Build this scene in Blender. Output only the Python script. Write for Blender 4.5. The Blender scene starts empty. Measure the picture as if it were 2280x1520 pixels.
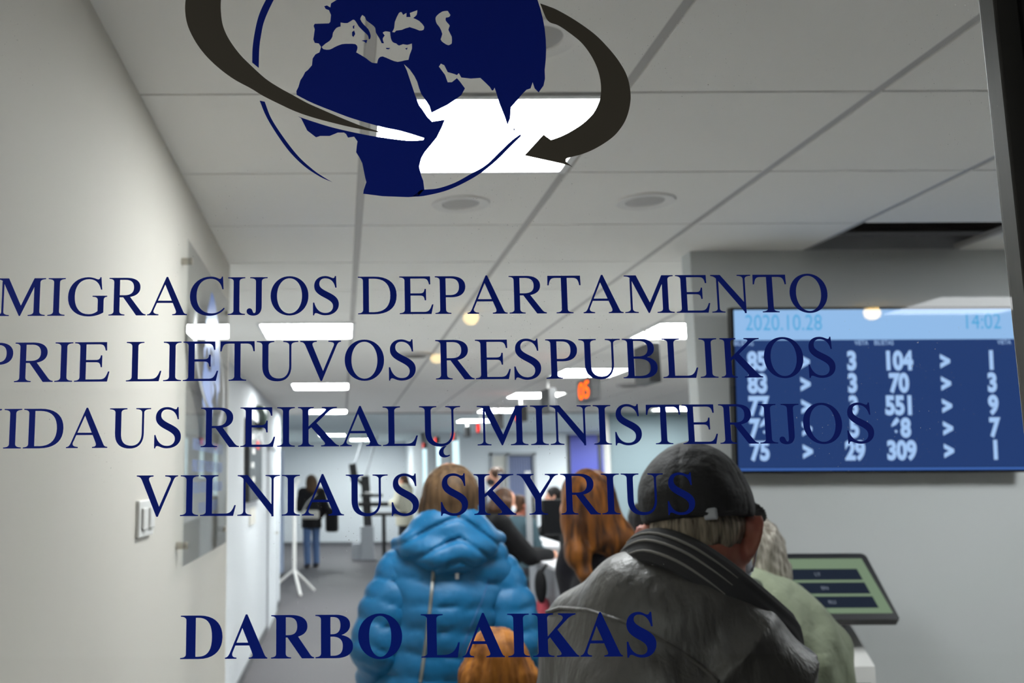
import bpy, bmesh, math, random
import numpy as np
from mathutils import Vector, Matrix
from mathutils.geometry import delaunay_2d_cdt

random.seed(7)
C = bpy.context.scene.collection
SC = bpy.context.scene

# ------------------------------------------------------------------ camera
F_PX = 2130.0
TH = math.atan(302 / F_PX)
ROLL = 0.005
PX, PY = 760.0, 760.0
EYE = Vector((0, 0, 1.75))
FW = Vector((0, math.cos(TH), math.sin(TH)))
U0 = Vector((0, -math.sin(TH), math.cos(TH)))
R0 = Vector((1, 0, 0))
RT = R0 * math.cos(ROLL) - U0 * math.sin(ROLL)
UP = U0 * math.cos(ROLL) + R0 * math.sin(ROLL)
cam_d = bpy.data.cameras.new('camera')
cam = bpy.data.objects.new('camera', cam_d)
C.objects.link(cam)
cam.matrix_world = Matrix(((RT.x, UP.x, -FW.x, EYE.x), (RT.y, UP.y, -FW.y, EYE.y), (RT.z, UP.z, -FW.z, EYE.z), (0, 0, 0, 1)))
cam_d.sensor_fit = 'HORIZONTAL'
cam_d.sensor_width = 36
cam_d.lens = F_PX / 2280 * 36
cam_d.shift_x = (1140 - PX) / 2280
cam_d.clip_start = 0.05
cam_d.dof.use_dof = True
cam_d.dof.focus_distance = 0.93
cam_d.dof.aperture_fstop = 8.0
SC.camera = cam

SC.view_settings.view_transform = 'Standard'
SC.view_settings.look = 'None'
SC.view_settings.gamma = 1
SC.view_settings.use_curve_mapping = False
SC.view_settings.exposure = 0.0
SC.cycles.use_denoising = True
SC.cycles.max_bounces = 8
SC.cycles.diffuse_bounces = 5
SC.cycles.transparent_max_bounces = 12
SC.cycles.sample_clamp_indirect = 6

w = bpy.data.worlds.new('world')
SC.world = w
w.use_nodes = True
w.node_tree.nodes['Background'].inputs[0].default_value = (0.5, 0.52, 0.55, 1)
w.node_tree.nodes['Background'].inputs[1].default_value = 0.05

PANEL = 52.0          # emission of the office ceiling panels
HALL_PANEL = 6.0     # panel in the hall outside the door


def ray(u, v):
    return FW + RT * ((u - PX) / F_PX) - UP * ((v - PY) / F_PX)


def at(u, v, Y):
    d = ray(u, v)
    return EYE + d * (Y / d.y)


def at_z(u, v, z):
    d = ray(u, v)
    return EYE + d * ((z - EYE.z) / d.z)


def at_x(u, v, x):
    d = ray(u, v)
    return EYE + d * (x / d.x)


# ------------------------------------------------------------------ materials
def lin(c):
    return tuple(((x / 255) / 12.92 if x / 255 <= 0.04045 else ((x / 255 + 0.055) / 1.055) ** 2.4) for x in c) + (1,)


def mat(name, rgb, rough=0.6, metal=0.0, bump=None, var=None, spec=0.5, emit=None, stretch=(1, 1, 1), sheen=0.0, coat=0.0):
    m = bpy.data.materials.new(name)
    m.use_nodes = True
    nt = m.node_tree
    b = nt.nodes['Principled BSDF']
    col = lin(rgb)
    b.inputs['Base Color'].default_value = col
    b.inputs['Roughness'].default_value = rough
    b.inputs['Metallic'].default_value = metal
    b.inputs['Specular IOR Level'].default_value = spec
    b.inputs['Sheen Weight'].default_value = sheen
    b.inputs['Coat Weight'].default_value = coat
    b.inputs['Coat Roughness'].default_value = 0.38
    if emit:
        b.inputs['Emission Color'].default_value = lin(emit[0])
        b.inputs['Emission Strength'].default_value = emit[1]
    if bump or var:
        tc = nt.nodes.new('ShaderNodeTexCoord')
        mp = nt.nodes.new('ShaderNodeMapping')
        mp.inputs['Scale'].default_value = stretch
        nt.links.new(tc.outputs['Object'], mp.inputs['Vector'])
    if bump:
        n = nt.nodes.new('ShaderNodeTexNoise')
        n.inputs['Scale'].default_value = bump[0]
        n.inputs['Detail'].default_value = 4
        nt.links.new(mp.outputs[0], n.inputs['Vector'])
        bp = nt.nodes.new('ShaderNodeBump')
        bp.inputs['Strength'].default_value = bump[1]
        bp.inputs['Distance'].default_value = bump[2] if len(bump) > 2 else 0.01
        nt.links.new(n.outputs['Fac'], bp.inputs['Height'])
        nt.links.new(bp.outputs[0], b.inputs['Normal'])
    if var:
        n = nt.nodes.new('ShaderNodeTexNoise')
        n.inputs['Scale'].default_value = var[0]
        n.inputs['Detail'].default_value = 3
        nt.links.new(mp.outputs[0], n.inputs['Vector'])
        r = nt.nodes.new('ShaderNodeValToRGB')
        r.color_ramp.elements[0].position = 0.35
        r.color_ramp.elements[1].position = 0.65
        r.color_ramp.elements[0].color = lin(var[1])
        r.color_ramp.elements[1].color = col
        nt.links.new(n.outputs['Fac'], r.inputs[0])
        nt.links.new(r.outputs[0], b.inputs['Base Color'])
    return m


def emission(name, rgb, strength):
    m = bpy.data.materials.new(name)
    m.use_nodes = True
    nt = m.node_tree
    nt.nodes.remove(nt.nodes['Principled BSDF'])
    e = nt.nodes.new('ShaderNodeEmission')
    e.inputs[0].default_value = lin(rgb)
    e.inputs[1].default_value = strength
    nt.links.new(e.outputs[0], nt.nodes['Material Output'].inputs[0])
    return m


def clear_glass(name, tint=(1, 1, 1), refl=0.9, dust=0.0):
    m = bpy.data.materials.new(name)
    m.use_nodes = True
    nt = m.node_tree
    nt.nodes.remove(nt.nodes['Principled BSDF'])
    t = nt.nodes.new('ShaderNodeBsdfTransparent')
    t.inputs[0].default_value = (*tint, 1)
    g = nt.nodes.new('ShaderNodeBsdfGlossy')
    g.inputs['Roughness'].default_value = 0.0
    g.inputs[0].default_value = (refl, refl, refl, 1)
    fr = nt.nodes.new('ShaderNodeFresnel')
    fr.inputs[0].default_value = 1.5
    mx = nt.nodes.new('ShaderNodeMixShader')
    geo = nt.nodes.new('ShaderNodeNewGeometry')      # the two faces of a sheet: reflect at the front, pass at the back
    fr.inputs[0].default_value = 1.5
    inv = nt.nodes.new('ShaderNodeMath')
    inv.operation = 'SUBTRACT'
    inv.inputs[0].default_value = 1.0
    nt.links.new(geo.outputs['Backfacing'], inv.inputs[1])
    dbl = nt.nodes.new('ShaderNodeMath')
    dbl.operation = 'MULTIPLY'
    nt.links.new(fr.outputs[0], dbl.inputs[0])
    nt.links.new(inv.outputs[0], dbl.inputs[1])
    two = nt.nodes.new('ShaderNodeMath')
    two.operation = 'MULTIPLY'
    two.use_clamp = True
    two.inputs[1].default_value = 1.5
    nt.links.new(dbl.outputs[0], two.inputs[0])
    nt.links.new(two.outputs[0], mx.inputs[0])
    nt.links.new(t.outputs[0], mx.inputs[1])
    nt.links.new(g.outputs[0], mx.inputs[2])
    out = mx
    if dust:
        tc = nt.nodes.new('ShaderNodeTexCoord')
        n = nt.nodes.new('ShaderNodeTexNoise')
        n.inputs['Scale'].default_value = 420
        n2 = nt.nodes.new('ShaderNodeTexNoise')
        n2.inputs['Scale'].default_value = 6
        nt.links.new(tc.outputs['Object'], n.inputs['Vector'])
        nt.links.new(tc.outputs['Object'], n2.inputs['Vector'])
        r1 = nt.nodes.new('ShaderNodeMapRange')
        r1.inputs[1].default_value = 0.70
        r1.inputs[2].default_value = 0.78
        r2 = nt.nodes.new('ShaderNodeMapRange')
        r2.inputs[1].default_value = 0.50
        r2.inputs[2].default_value = 0.65
        nt.links.new(n.outputs['Fac'], r1.inputs[0])
        nt.links.new(n2.outputs['Fac'], r2.inputs[0])
        mu = nt.nodes.new('ShaderNodeMath')
        mu.operation = 'MULTIPLY'
        nt.links.new(r1.outputs[0], mu.inputs[0])
        nt.links.new(r2.outputs[0], mu.inputs[1])
        mu2 = nt.nodes.new('ShaderNodeMath')
        mu2.operation = 'MULTIPLY'
        mu2.inputs[1].default_value = dust
        nt.links.new(mu.outputs[0], mu2.inputs[0])
        df = nt.nodes.new('ShaderNodeBsdfDiffuse')
        df.inputs[0].default_value = (0.9, 0.9, 0.9, 1)
        tl = nt.nodes.new('ShaderNodeBsdfTranslucent')
        tl.inputs[0].default_value = (0.9, 0.9, 0.9, 1)
        ma = nt.nodes.new('ShaderNodeMixShader')
        nt.links.new(df.outputs[0], ma.inputs[1])
        nt.links.new(tl.outputs[0], ma.inputs[2])
        mb = nt.nodes.new('ShaderNodeMixShader')
        nt.links.new(mu2.outputs[0], mb.inputs[0])
        nt.links.new(mx.outputs[0], mb.inputs[1])
        nt.links.new(ma.outputs[0], mb.inputs[2])
        out = mb
    nt.links.new(out.outputs[0], nt.nodes['Material Output'].inputs[0])
    return m


def hair_mat(name, dark, light, scale=60):
    m = mat(name, light, rough=0.58, var=(scale, dark), bump=(scale * 1.3, 0.6, 0.006), stretch=(1, 1, 0.12), spec=0.22)
    return m


M = dict(
    wall=mat('wall_paint', (209, 205, 196), 0.75, bump=(250, 0.04, 0.002)),
    wall_r=mat('wall_paint_right', (200, 204, 204), 0.75, bump=(250, 0.04, 0.002)),
    wall_cool=mat('wall_paint_cool', (214, 218, 222), 0.75, bump=(250, 0.04, 0.002)),
    wall_blue=mat('wall_paint_blue_grey', (142, 161, 168), 0.7),
    tile=mat('ceiling_tile', (244, 242, 238), 0.9, bump=(500, 0.12, 0.002)),
    grid=mat('ceiling_grid_metal', (176, 174, 172), 0.5),
    gap=mat('ceiling_gap', (95, 93, 90), 0.9),
    plain_ceiling=mat('far_ceiling', (226, 238, 241), 0.85),
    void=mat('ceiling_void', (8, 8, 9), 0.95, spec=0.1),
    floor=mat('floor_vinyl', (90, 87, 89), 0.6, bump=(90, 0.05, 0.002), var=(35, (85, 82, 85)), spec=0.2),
    base=mat('baseboard', (96, 96, 100), 0.6),
    panel=emission('ceiling_panel_light', (252, 254, 255), PANEL),
    panel_near=emission('entrance_panel_light', (250, 251, 254), PANEL * .62),
    panel_far=emission('far_panel_light', (248, 253, 255), PANEL * 1.5),
    back_fill=emission('back_fill_light', (248, 253, 255), PANEL * 2.6),  # for the added hidden panels that brighten the back wall
    bounce=mat('bounce_floor', (218, 216, 213), 0.5),  # pale on purpose: reflects light up to the ceiling
    hall_panel=emission('hall_panel_light', (250, 253, 255), HALL_PANEL),
    door_panel=emission('hall_fill_light', (250, 250, 245), 36.0),  # for the two added hall panels that light the vinyl
    panel_frame=mat('panel_frame', (225, 225, 225), 0.4),
    vinyl=mat('navy_vinyl', (1, 36, 148), 0.55, spec=0.2),
    vinyl_grey=mat('grey_vinyl', (84, 80, 70), 0.55, spec=0.25),
    glass=clear_glass('door_glass', (0.97, 0.985, 0.975), 0.9, dust=0.5),
    acrylic=clear_glass('clear_acrylic', (0.97, 0.98, 0.98), 0.5),
    alu=mat('brushed_aluminium', (64, 65, 63), 0.42, 0.4),
    chrome=mat('satin_steel', (190, 186, 175), 0.3, 0.9),
    dark=mat('dark_plastic', (22, 23, 26), 0.45),
    black=mat('black_gloss', (12, 13, 15), 0.25),
    rubber=mat('dark_rubber', (28, 28, 30), 0.8),
    white=mat('white_plastic', (225, 225, 222), 0.4),
    grey=mat('grey_metal', (160, 163, 168), 0.5),
    white_metal=mat('white_metal', (230, 228, 225), 0.4),
    red_led=emission('red_led', (255, 40, 25), 3.0),
    amber_led=emission('amber_led', (255, 96, 14), 3.0),
    warm_lamp=emission('warm_lamp', (255, 214, 130), 16.0),
    blue_door=mat('blue_door_panel', (62, 68, 160), 0.5),
    laminate=mat('desk_laminate', (214, 214, 218), 0.4),
    desk_front=mat('desk_front_panel', (158, 160, 166), 0.55),
    blinds=mat('blue_grey_blinds', (110, 118, 150), 0.7),
    beige=mat('beige_panel', (205, 202, 194), 0.7),
    skin=mat('skin', (205, 150, 125), 0.55, bump=(120, 0.1, 0.002)),
    skin_red=mat('ruddy_skin', (172, 104, 82), 0.55, var=(22, (150, 78, 62)), bump=(140, 0.15, 0.002)),
    eye=mat('eye_dark', (30, 24, 22), 0.2),
    lips=mat('lips', (160, 90, 85), 0.5),
    leather=mat('black_leather', (58, 56, 53), 0.50, bump=(26, 0.65, 0.010), stretch=(1.5, 1.5, 0.5), spec=0.7, coat=0.12),
    knit=mat('dark_knit', (40, 40, 42), 0.9),
    knit_light=mat('grey_knit_stripe', (120, 118, 114), 0.9),
    cap=mat('black_cap_cloth', (24, 24, 25), 0.75, bump=(20, 0.8, 0.015), spec=0.35),
    puffer=mat('blue_puffer_nylon', (5, 98, 146), 0.52, bump=(30, 0.55, 0.008), spec=0.4, stretch=(1, 1, .6)),
    seam=mat('blue_seam', (14, 84, 138), 0.6),
    zip=mat('steel_zip', (150, 150, 145), 0.35, 0.6),
    green_coat=mat('pale_green_coat', (130, 138, 116), 0.85, bump=(14, 0.8, 0.02)),
    dark_coat=mat('dark_coat', (28, 27, 32), 0.8, spec=0.12, bump=(12, 0.4, 0.012)),
    black_coat=mat('black_coat', (18, 18, 20), 0.7, spec=0.12, bump=(12, 0.4, 0.012)),
    cream_coat=mat('cream_coat', (214, 208, 188), 0.85, bump=(12, 0.4, 0.012)),
    shirt=mat('grey_shirt', (168, 168, 176), 0.85),
    pale_shirt=mat('pale_blue_shirt', (150, 170, 190), 0.85),
    jeans=mat('blue_jeans', (74, 100, 140), 0.85, bump=(60, 0.2, 0.004)),
    trousers=mat('dark_trousers', (34, 35, 42), 0.85),
    shoe=mat('dark_shoe', (40, 36, 34), 0.5),
    mask=mat('pale_face_mask', (205, 215, 225), 0.85),
    mask_black=mat('black_face_mask', (28, 28, 30), 0.85),
    hair_ginger=hair_mat('ginger_hair', (50, 26, 9), (128, 76, 24), 40),
    hair_orange=hair_mat('copper_blonde_hair', (104, 58, 18), (182, 116, 44), 38),
    hair_lightbrown=hair_mat('light_brown_hair', (60, 44, 30), (106, 82, 57), 50),
    hair_brown=hair_mat('brown_hair', (38, 24, 15), (82, 54, 34), 50),
    hair_black=hair_mat('black_hair', (18, 16, 16), (34, 30, 30), 50),
    hair_grey=hair_mat('grey_hair', (112, 104, 92), (196, 190, 178), 90),
    hair_greybrown=hair_mat('grey_brown_hair', (70, 60, 48), (176, 162, 140), 110),
)


# ------------------------------------------------------------------ object helpers
def tag(o, label=None, cat=None, group=None, kind=None):
    if label:
        o['label'] = label
    if cat:
        o['category'] = cat
    if group:
        o['group'] = group
    if kind:
        o['kind'] = kind
    return o


def thing(name, label, cat, loc=(0, 0, 0), rz=0.0, group=None, kind=None):
    o = bpy.data.objects.new(name, None)
    o.empty_display_size = 0.1
    C.objects.link(o)
    o.location = loc
    o.rotation_euler = (0, 0, rz)
    return tag(o, label, cat, group, kind)


def link_mesh(name, me, m, parent=None, smooth=False):
    o = bpy.data.objects.new(name, me)
    C.objects.link(o)
    if m is not None:
        me.materials.append(m)
    if parent is not None:
        o.parent = parent
    if smooth:
        for p in me.polygons:
            p.use_smooth = True
    return o


class MB:
    """collects shapes into ONE mesh object"""

    def __init__(self):
        self.bm = bmesh.new()

    def box(self, lo, hi, bevel=0.0, rot=None, piv=None):
        lo, hi = Vector(lo), Vector(hi)
        r = bmesh.ops.create_cube(self.bm, size=1)
        vs = r['verts']
        c, s = (lo + hi) / 2, hi - lo
        for v in vs:
            v.co = Vector((v.co.x * s.x, v.co.y * s.y, v.co.z * s.z)) + c
        if bevel:
            es = list({e for v in vs for e in v.link_edges})
            rb = bmesh.ops.bevel(self.bm, geom=es, offset=bevel, segments=2, affect='EDGES', profile=0.5)
            vs = list({v for f in rb['faces'] for v in f.verts} | {v for v in vs if v.is_valid})
        if rot is not None:
            p = Vector(piv) if piv is not None else c
            for v in vs:
                v.co = rot @ (v.co - p) + p
        return self

    def quad(self, a, b, c, d):
        vs = [self.bm.verts.new(Vector(p)) for p in (a, b, c, d)]
        self.bm.faces.new(vs)
        return self

    def prism(self, pts, d):
        """closed prism: polygon pts (3d) pushed along vector d"""
        d = Vector(d)
        a = [self.bm.verts.new(Vector(p)) for p in pts]
        b = [self.bm.verts.new(Vector(p) + d) for p in pts]
        n = len(pts)
        self.bm.faces.new(list(reversed(a)))
        self.bm.faces.new(b)
        for i in range(n):
            self.bm.faces.new((a[i], a[(i + 1) % n], b[(i + 1) % n], b[i]))
        return self

    def tube(self, pts, r, n=10, cap=True):
        pts = [Vector(p) for p in pts]
        rs = r if isinstance(r, (list, tuple)) else [r] * len(pts)
        rings = []
        for i, p in enumerate(pts):
            t = (pts[min(i + 1, len(pts) - 1)] - pts[max(i - 1, 0)]).normalized()
            a = t.orthogonal().normalized() if not rings else (ax - t * ax.dot(t)).normalized()
            ax = a
            b = t.cross(a)
            rings.append([self.bm.verts.new(p + (a * math.cos(k * 2 * math.pi / n) + b * math.sin(k * 2 * math.pi / n)) * rs[i]) for k in range(n)])
        for A, B in zip(rings, rings[1:]):
            for k in range(n):
                self.bm.faces.new((A[k], A[(k + 1) % n], B[(k + 1) % n], B[k]))
        if cap:
            self.bm.faces.new(list(reversed(rings[0])))
            self.bm.faces.new(rings[-1])
        return self

    def lathe(self, prof, c=(0, 0, 0), n=32):
        c = Vector(c)
        rings = [[self.bm.verts.new(c + Vector((r * math.cos(k * 2 * math.pi / n), r * math.sin(k * 2 * math.pi / n), z))) for k in range(n)] for r, z in prof]
        for A, B in zip(rings, rings[1:]):
            for k in range(n):
                self.bm.faces.new((A[k], A[(k + 1) % n], B[(k + 1) % n], B[k]))
        self.bm.faces.new(list(reversed(rings[0])))
        self.bm.faces.new(rings[-1])
        return self

    def build(self, name, m, parent=None, smooth=False):
        bmesh.ops.recalc_face_normals(self.bm, faces=self.bm.faces)
        me = bpy.data.meshes.new(name)
        self.bm.to_mesh(me)
        self.bm.free()
        o = link_mesh(name, me, m, parent, smooth)
        if smooth:
            try:
                me.set_sharp_from_angle(angle=math.radians(40))
            except Exception:
                pass
        return o


def struct(name, mb, m, parent=None):
    o = mb.build(name, m, parent)
    if parent is None:
        o['kind'] = 'structure'
    return o


# ---- flat outlines: union of (outline minus cut-outs), triangulated
def flat_mesh(comps, to3d, name, m, parent=None):
    """comps: list of (outline, [cut-outs]) of 2d points"""
    verts, faces, owner = [], [], []
    for ci, (add, subs) in enumerate(comps):
        for k, poly in enumerate([add] + list(subs)):
            if sum(p[0] * q[1] - q[0] * p[1] for p, q in zip(poly, list(poly[1:]) + [poly[0]])) < 0:
                poly = list(poly)[::-1]
            i0 = len(verts)
            verts += [Vector((float(x), float(y))) for x, y in poly]
            faces.append(list(range(i0, len(verts))))
            owner.append((ci, k))
    V, E_, Fc, ov, oe, of = delaunay_2d_cdt(verts, [], faces, 1, 1e-6)
    keep = []
    for f, src in zip(Fc, of):
        ins = {}
        for s in src:
            ci, k = owner[s]
            ins.setdefault(ci, set()).add(k)
        if any(v == {0} for v in ins.values()):
            keep.append(f)
    used = sorted({i for f in keep for i in f})
    ix = {i: n for n, i in enumerate(used)}
    pts = [to3d(V[i]) for i in used]
    me = bpy.data.meshes.new(name)
    me.from_pydata([tuple(p) for p in pts], [], [tuple(ix[i] for i in f) for f in keep])
    me.update()
    return link_mesh(name, me, m, parent)


def bez(path, n=9):
    t = path.split()
    out, i, cmd, cur = [], 0, None, None
    while i < len(t):
        if t[i] in 'MLCZ':
            cmd = t[i]
            i += 1
            continue
        if cmd in 'ML':
            cur = (float(t[i]), float(t[i + 1]))
            out.append(cur)
            i += 2
        else:
            a = [float(x) for x in t[i:i + 6]]
            for k in range(1, n + 1):
                s = k / n
                q = 1 - s
                out.append((q ** 3 * cur[0] + 3 * q * q * s * a[0] + 3 * q * s * s * a[2] + s ** 3 * a[4], q ** 3 * cur[1] + 3 * q * q * s * a[1] + 3 * q * s * s * a[3] + s ** 3 * a[5]))
            cur = (a[4], a[5])
            i += 6
    return out


def ellipse(cx, cy, rx, ry, n=44, p=2.0):
    o = []
    for k in range(n):
        a = 2 * math.pi * k / n
        c, s = math.cos(a), math.sin(a)
        o.append((cx + rx * math.copysign(abs(c) ** (2 / p), c), cy + ry * math.copysign(abs(s) ** (2 / p), s)))
    return o


def foot(x0, x1, xl, xr, y, d):
    """bracketed serif: stem x0..x1, slab xl..xr, at height y growing in direction d"""
    b = 75
    pts = [(xl, y), (xr, y), (xr, y + 18 * d)]
    if xr > x1:
        for k in range(1, 7):
            s = k / 6
            pts.append(((1 - s) ** 2 * xr + 2 * s * (1 - s) * x1 + s * s * x1, y + d * ((1 - s) ** 2 * 18 + 2 * s * (1 - s) * 20 + s * s * b)))
    else:
        pts.append((x1, y + b * d))
    if xl < x0:
        for k in range(0, 7):
            s = 1 - k / 6
            pts.append(((1 - s) ** 2 * xl + 2 * s * (1 - s) * x0 + s * s * x0, y + d * ((1 - s) ** 2 * 18 + 2 * s * (1 - s) * 20 + s * s * b)))
    else:
        pts.append((x0, y + b * d))
    return (pts, [])


def rect(a, b, c, d):
    return ([(a, b), (c, b), (c, d), (a, d)], [])


def P(s, *subs):
    return (bez(s), [bez(x) for x in subs])


def stem(x0, x1, top, bot, H):
    r = [rect(x0, 0, x1, H)]
    if top:
        r.append(foot(x0, x1, top[0], top[1], H, -1))
    if bot:
        r.append(foot(x0, x1, bot[0], bot[1], 0, 1))
    return r


U_ = [P('M 107 662 L 107 240 C 107 70 200 -14 358 -14 C 510 -14 591 80 591 250 L 591 662 L 555 662 L 555 250 C 555 110 490 34 385 34 C 270 34 209 95 209 235 L 209 662'),
      foot(107, 209, 14, 306, 662, -1), foot(555, 591, 455, 705, 662, -1)]
SERIF = {
    'I': (333, stem(115, 218, (18, 315), (18, 315), 662)),
    'D': (722, stem(103, 205, (16, 205), (16, 205), 662) + [P('M 204 662 L 300 662 C 540 662 685 545 685 331 C 685 115 545 0 290 0 L 204 0', 'M 205 625 L 285 625 C 470 625 575 530 575 331 C 575 130 465 37 285 37 L 205 37')]),
    'E': (611, stem(101, 203, (12, 203), (12, 203), 662) + [P('M 202 662 L 545 662 L 548 519 L 524 519 C 510 595 490 624 420 624 L 202 624'),
          P('M 202 363 L 360 363 C 425 363 438 385 447 440 L 471 440 L 471 240 L 447 240 C 438 305 425 324 360 324 L 202 324'),
          P('M 202 0 L 560 0 L 597 169 L 572 169 C 535 65 510 38 430 38 L 202 38')]),
    'T': (611, stem(254, 356, None, (160, 452), 640) + [P('M 22 662 L 588 662 L 593 492 L 569 492 C 552 595 530 622 450 622 L 160 622 C 80 622 58 595 41 492 L 17 492')]),
    'L': (611, stem(106, 208, (12, 306), (12, 208), 662) + [P('M 207 0 L 555 0 L 598 174 L 573 174 C 530 65 500 38 400 38 L 207 38')]),
    'P': (556, stem(100, 202, (16, 202), (16, 292), 662) + [P('M 201 662 L 300 662 C 460 662 542 590 542 482 C 542 360 450 291 300 291 L 201 291', 'M 202 625 L 280 625 C 385 625 432 575 432 480 C 432 380 380 331 280 331 L 202 331')]),
    'R': (667, stem(102, 204, (17, 204), (17, 294), 662) + [P('M 203 662 L 320 662 C 470 662 559 600 559 495 C 559 385 470 325 330 318 L 203 318', 'M 204 625 L 300 625 C 400 625 447 575 447 490 C 447 395 390 355 280 355 L 204 355'),
          P('M 255 330 L 494 0 L 659 0 L 659 19 C 625 22 605 35 580 65 L 372 340')]),
    'B': (667, stem(101, 203, (17, 203), (17, 203), 662) + [P('M 202 662 L 320 662 C 460 662 547 600 547 500 C 547 415 480 365 400 348 L 202 335', 'M 203 625 L 290 625 C 385 625 440 580 440 500 C 440 405 380 364 275 364 L 203 364'),
          P('M 202 364 L 370 358 C 520 350 593 275 593 180 C 593 70 500 0 340 0 L 202 0', 'M 203 326 L 290 326 C 410 320 479 275 479 182 C 479 85 410 38 290 38 L 203 38')]),
    'A': (722, [P('M 341 674 L 367 674 L 640 60 C 655 28 675 20 706 19 L 706 0 L 450 0 L 450 19 C 515 22 525 45 505 95 L 312 560'),
          P('M 341 674 L 352 612 L 128 88 C 112 45 150 22 213 19 L 213 0 L 15 0 L 15 19 C 60 22 75 45 95 90'), rect(172, 216, 465, 256)]),
    'V': (722, [P('M 16 662 L 293 662 L 293 643 C 228 639 208 620 226 573 L 396 150 L 376 -11 L 352 -11 L 112 560 C 88 620 70 640 16 643'),
          P('M 485 662 L 697 662 L 697 643 C 655 639 640 625 615 560 L 378 -11 L 360 50 L 385 130 L 572 573 C 590 620 575 640 485 643')]),
    'M': (889, [P('M 12 662 L 222 662 L 455 160 L 430 0 L 416 0 L 132 590 C 112 630 80 641 12 643'), P('M 420 0 L 436 0 L 690 560 L 690 662 L 663 662 L 430 150')]
          + stem(110, 146, None, (12, 244), 610) + stem(665, 767, (664, 863), (568, 863), 662)),
    'N': (722, [P('M 12 662 L 178 662 L 600 150 L 605 -11 L 590 -11 L 140 560 C 105 605 75 640 12 643')] + stem(109, 145, None, (12, 242), 600) + [rect(570, -11, 605, 640), foot(570, 605, 470, 707, 662, -1)]),
    'U': (722, U_),
    'Ų': (722, U_ + [P('M 420 -8 C 350 -45 325 -95 335 -140 C 350 -195 440 -220 520 -165 L 512 -148 C 460 -172 420 -160 412 -110 C 406 -70 425 -35 470 -4')]),
    'Y': (722, [P('M 22 662 L 300 662 L 300 643 C 250 640 235 620 255 585 L 395 350 L 417 300 L 315 250 L 130 570 C 95 625 70 640 22 643'),
          P('M 485 662 L 703 662 L 703 643 C 655 639 630 620 600 570 L 417 275 L 370 300 L 395 345 L 555 575 C 580 615 565 640 485 643')] + stem(315, 417, None, (214, 517), 300)),
    'K': (722, stem(110, 212, (34, 300), (34, 300), 662) + [P('M 211 335 L 480 590 C 515 625 500 640 435 643 L 435 662 L 690 662 L 690 643 C 620 640 590 620 530 565 L 300 350 L 211 285'),
          P('M 240 340 L 335 405 L 610 100 C 660 40 690 22 723 19 L 723 0 L 420 0 L 420 19 C 490 22 500 40 470 80')]),
    'J': (389, [P('M 270 662 L 270 150 C 270 40 215 -14 125 -14 C 55 -14 10 20 10 62 C 10 95 32 115 60 115 C 95 115 105 90 115 62 C 122 40 130 32 143 32 C 160 32 168 50 168 95 L 168 662'), foot(168, 270, 68, 370, 662, -1)]),
    'O': (722, [(ellipse(361, 331, 327, 345, 48, 2.06), [ellipse(361, 331, 216, 309, 44, 2.06)])]),
    'C': (667, [P('M 596 676 L 577 676 C 572 650 562 636 540 636 C 520 636 480 676 383 676 C 180 676 28 530 28 329 C 28 120 170 -14 365 -14 C 490 -14 580 40 633 113 L 617 129 C 560 65 490 30 405 30 C 245 30 143 150 143 340 C 143 530 240 638 380 638 C 490 638 565 570 586 451 L 609 451')]),
    'G': (722, [P('M 600 676 L 582 676 C 577 650 566 636 545 636 C 520 636 470 676 375 676 C 170 676 32 530 32 328 C 32 120 175 -14 390 -14 C 500 -14 590 15 650 55 L 650 260 C 650 310 665 325 709 330 L 709 349 L 455 349 L 455 330 C 530 325 548 310 548 255 L 548 80 C 510 45 450 25 395 25 C 240 25 148 140 148 340 C 148 530 245 640 385 640 C 500 640 570 575 598 455 L 620 455')]),
    'S': (556, [P('M 444 676 L 424 676 C 420 650 410 640 395 640 C 365 640 330 676 255 676 C 140 676 65 605 65 503 C 65 420 110 365 225 305 C 340 245 390 210 390 145 C 390 75 340 28 260 28 C 160 28 95 95 66 210 L 44 210 L 44 -14 L 64 -14 C 68 15 80 25 97 25 C 130 25 170 -14 255 -14 C 395 -14 491 65 491 180 C 491 270 440 325 320 385 C 200 445 155 475 155 540 C 155 600 195 636 255 636 C 345 636 410 580 430 470 L 453 470')]),
    ' ': (250, []),
}
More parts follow.
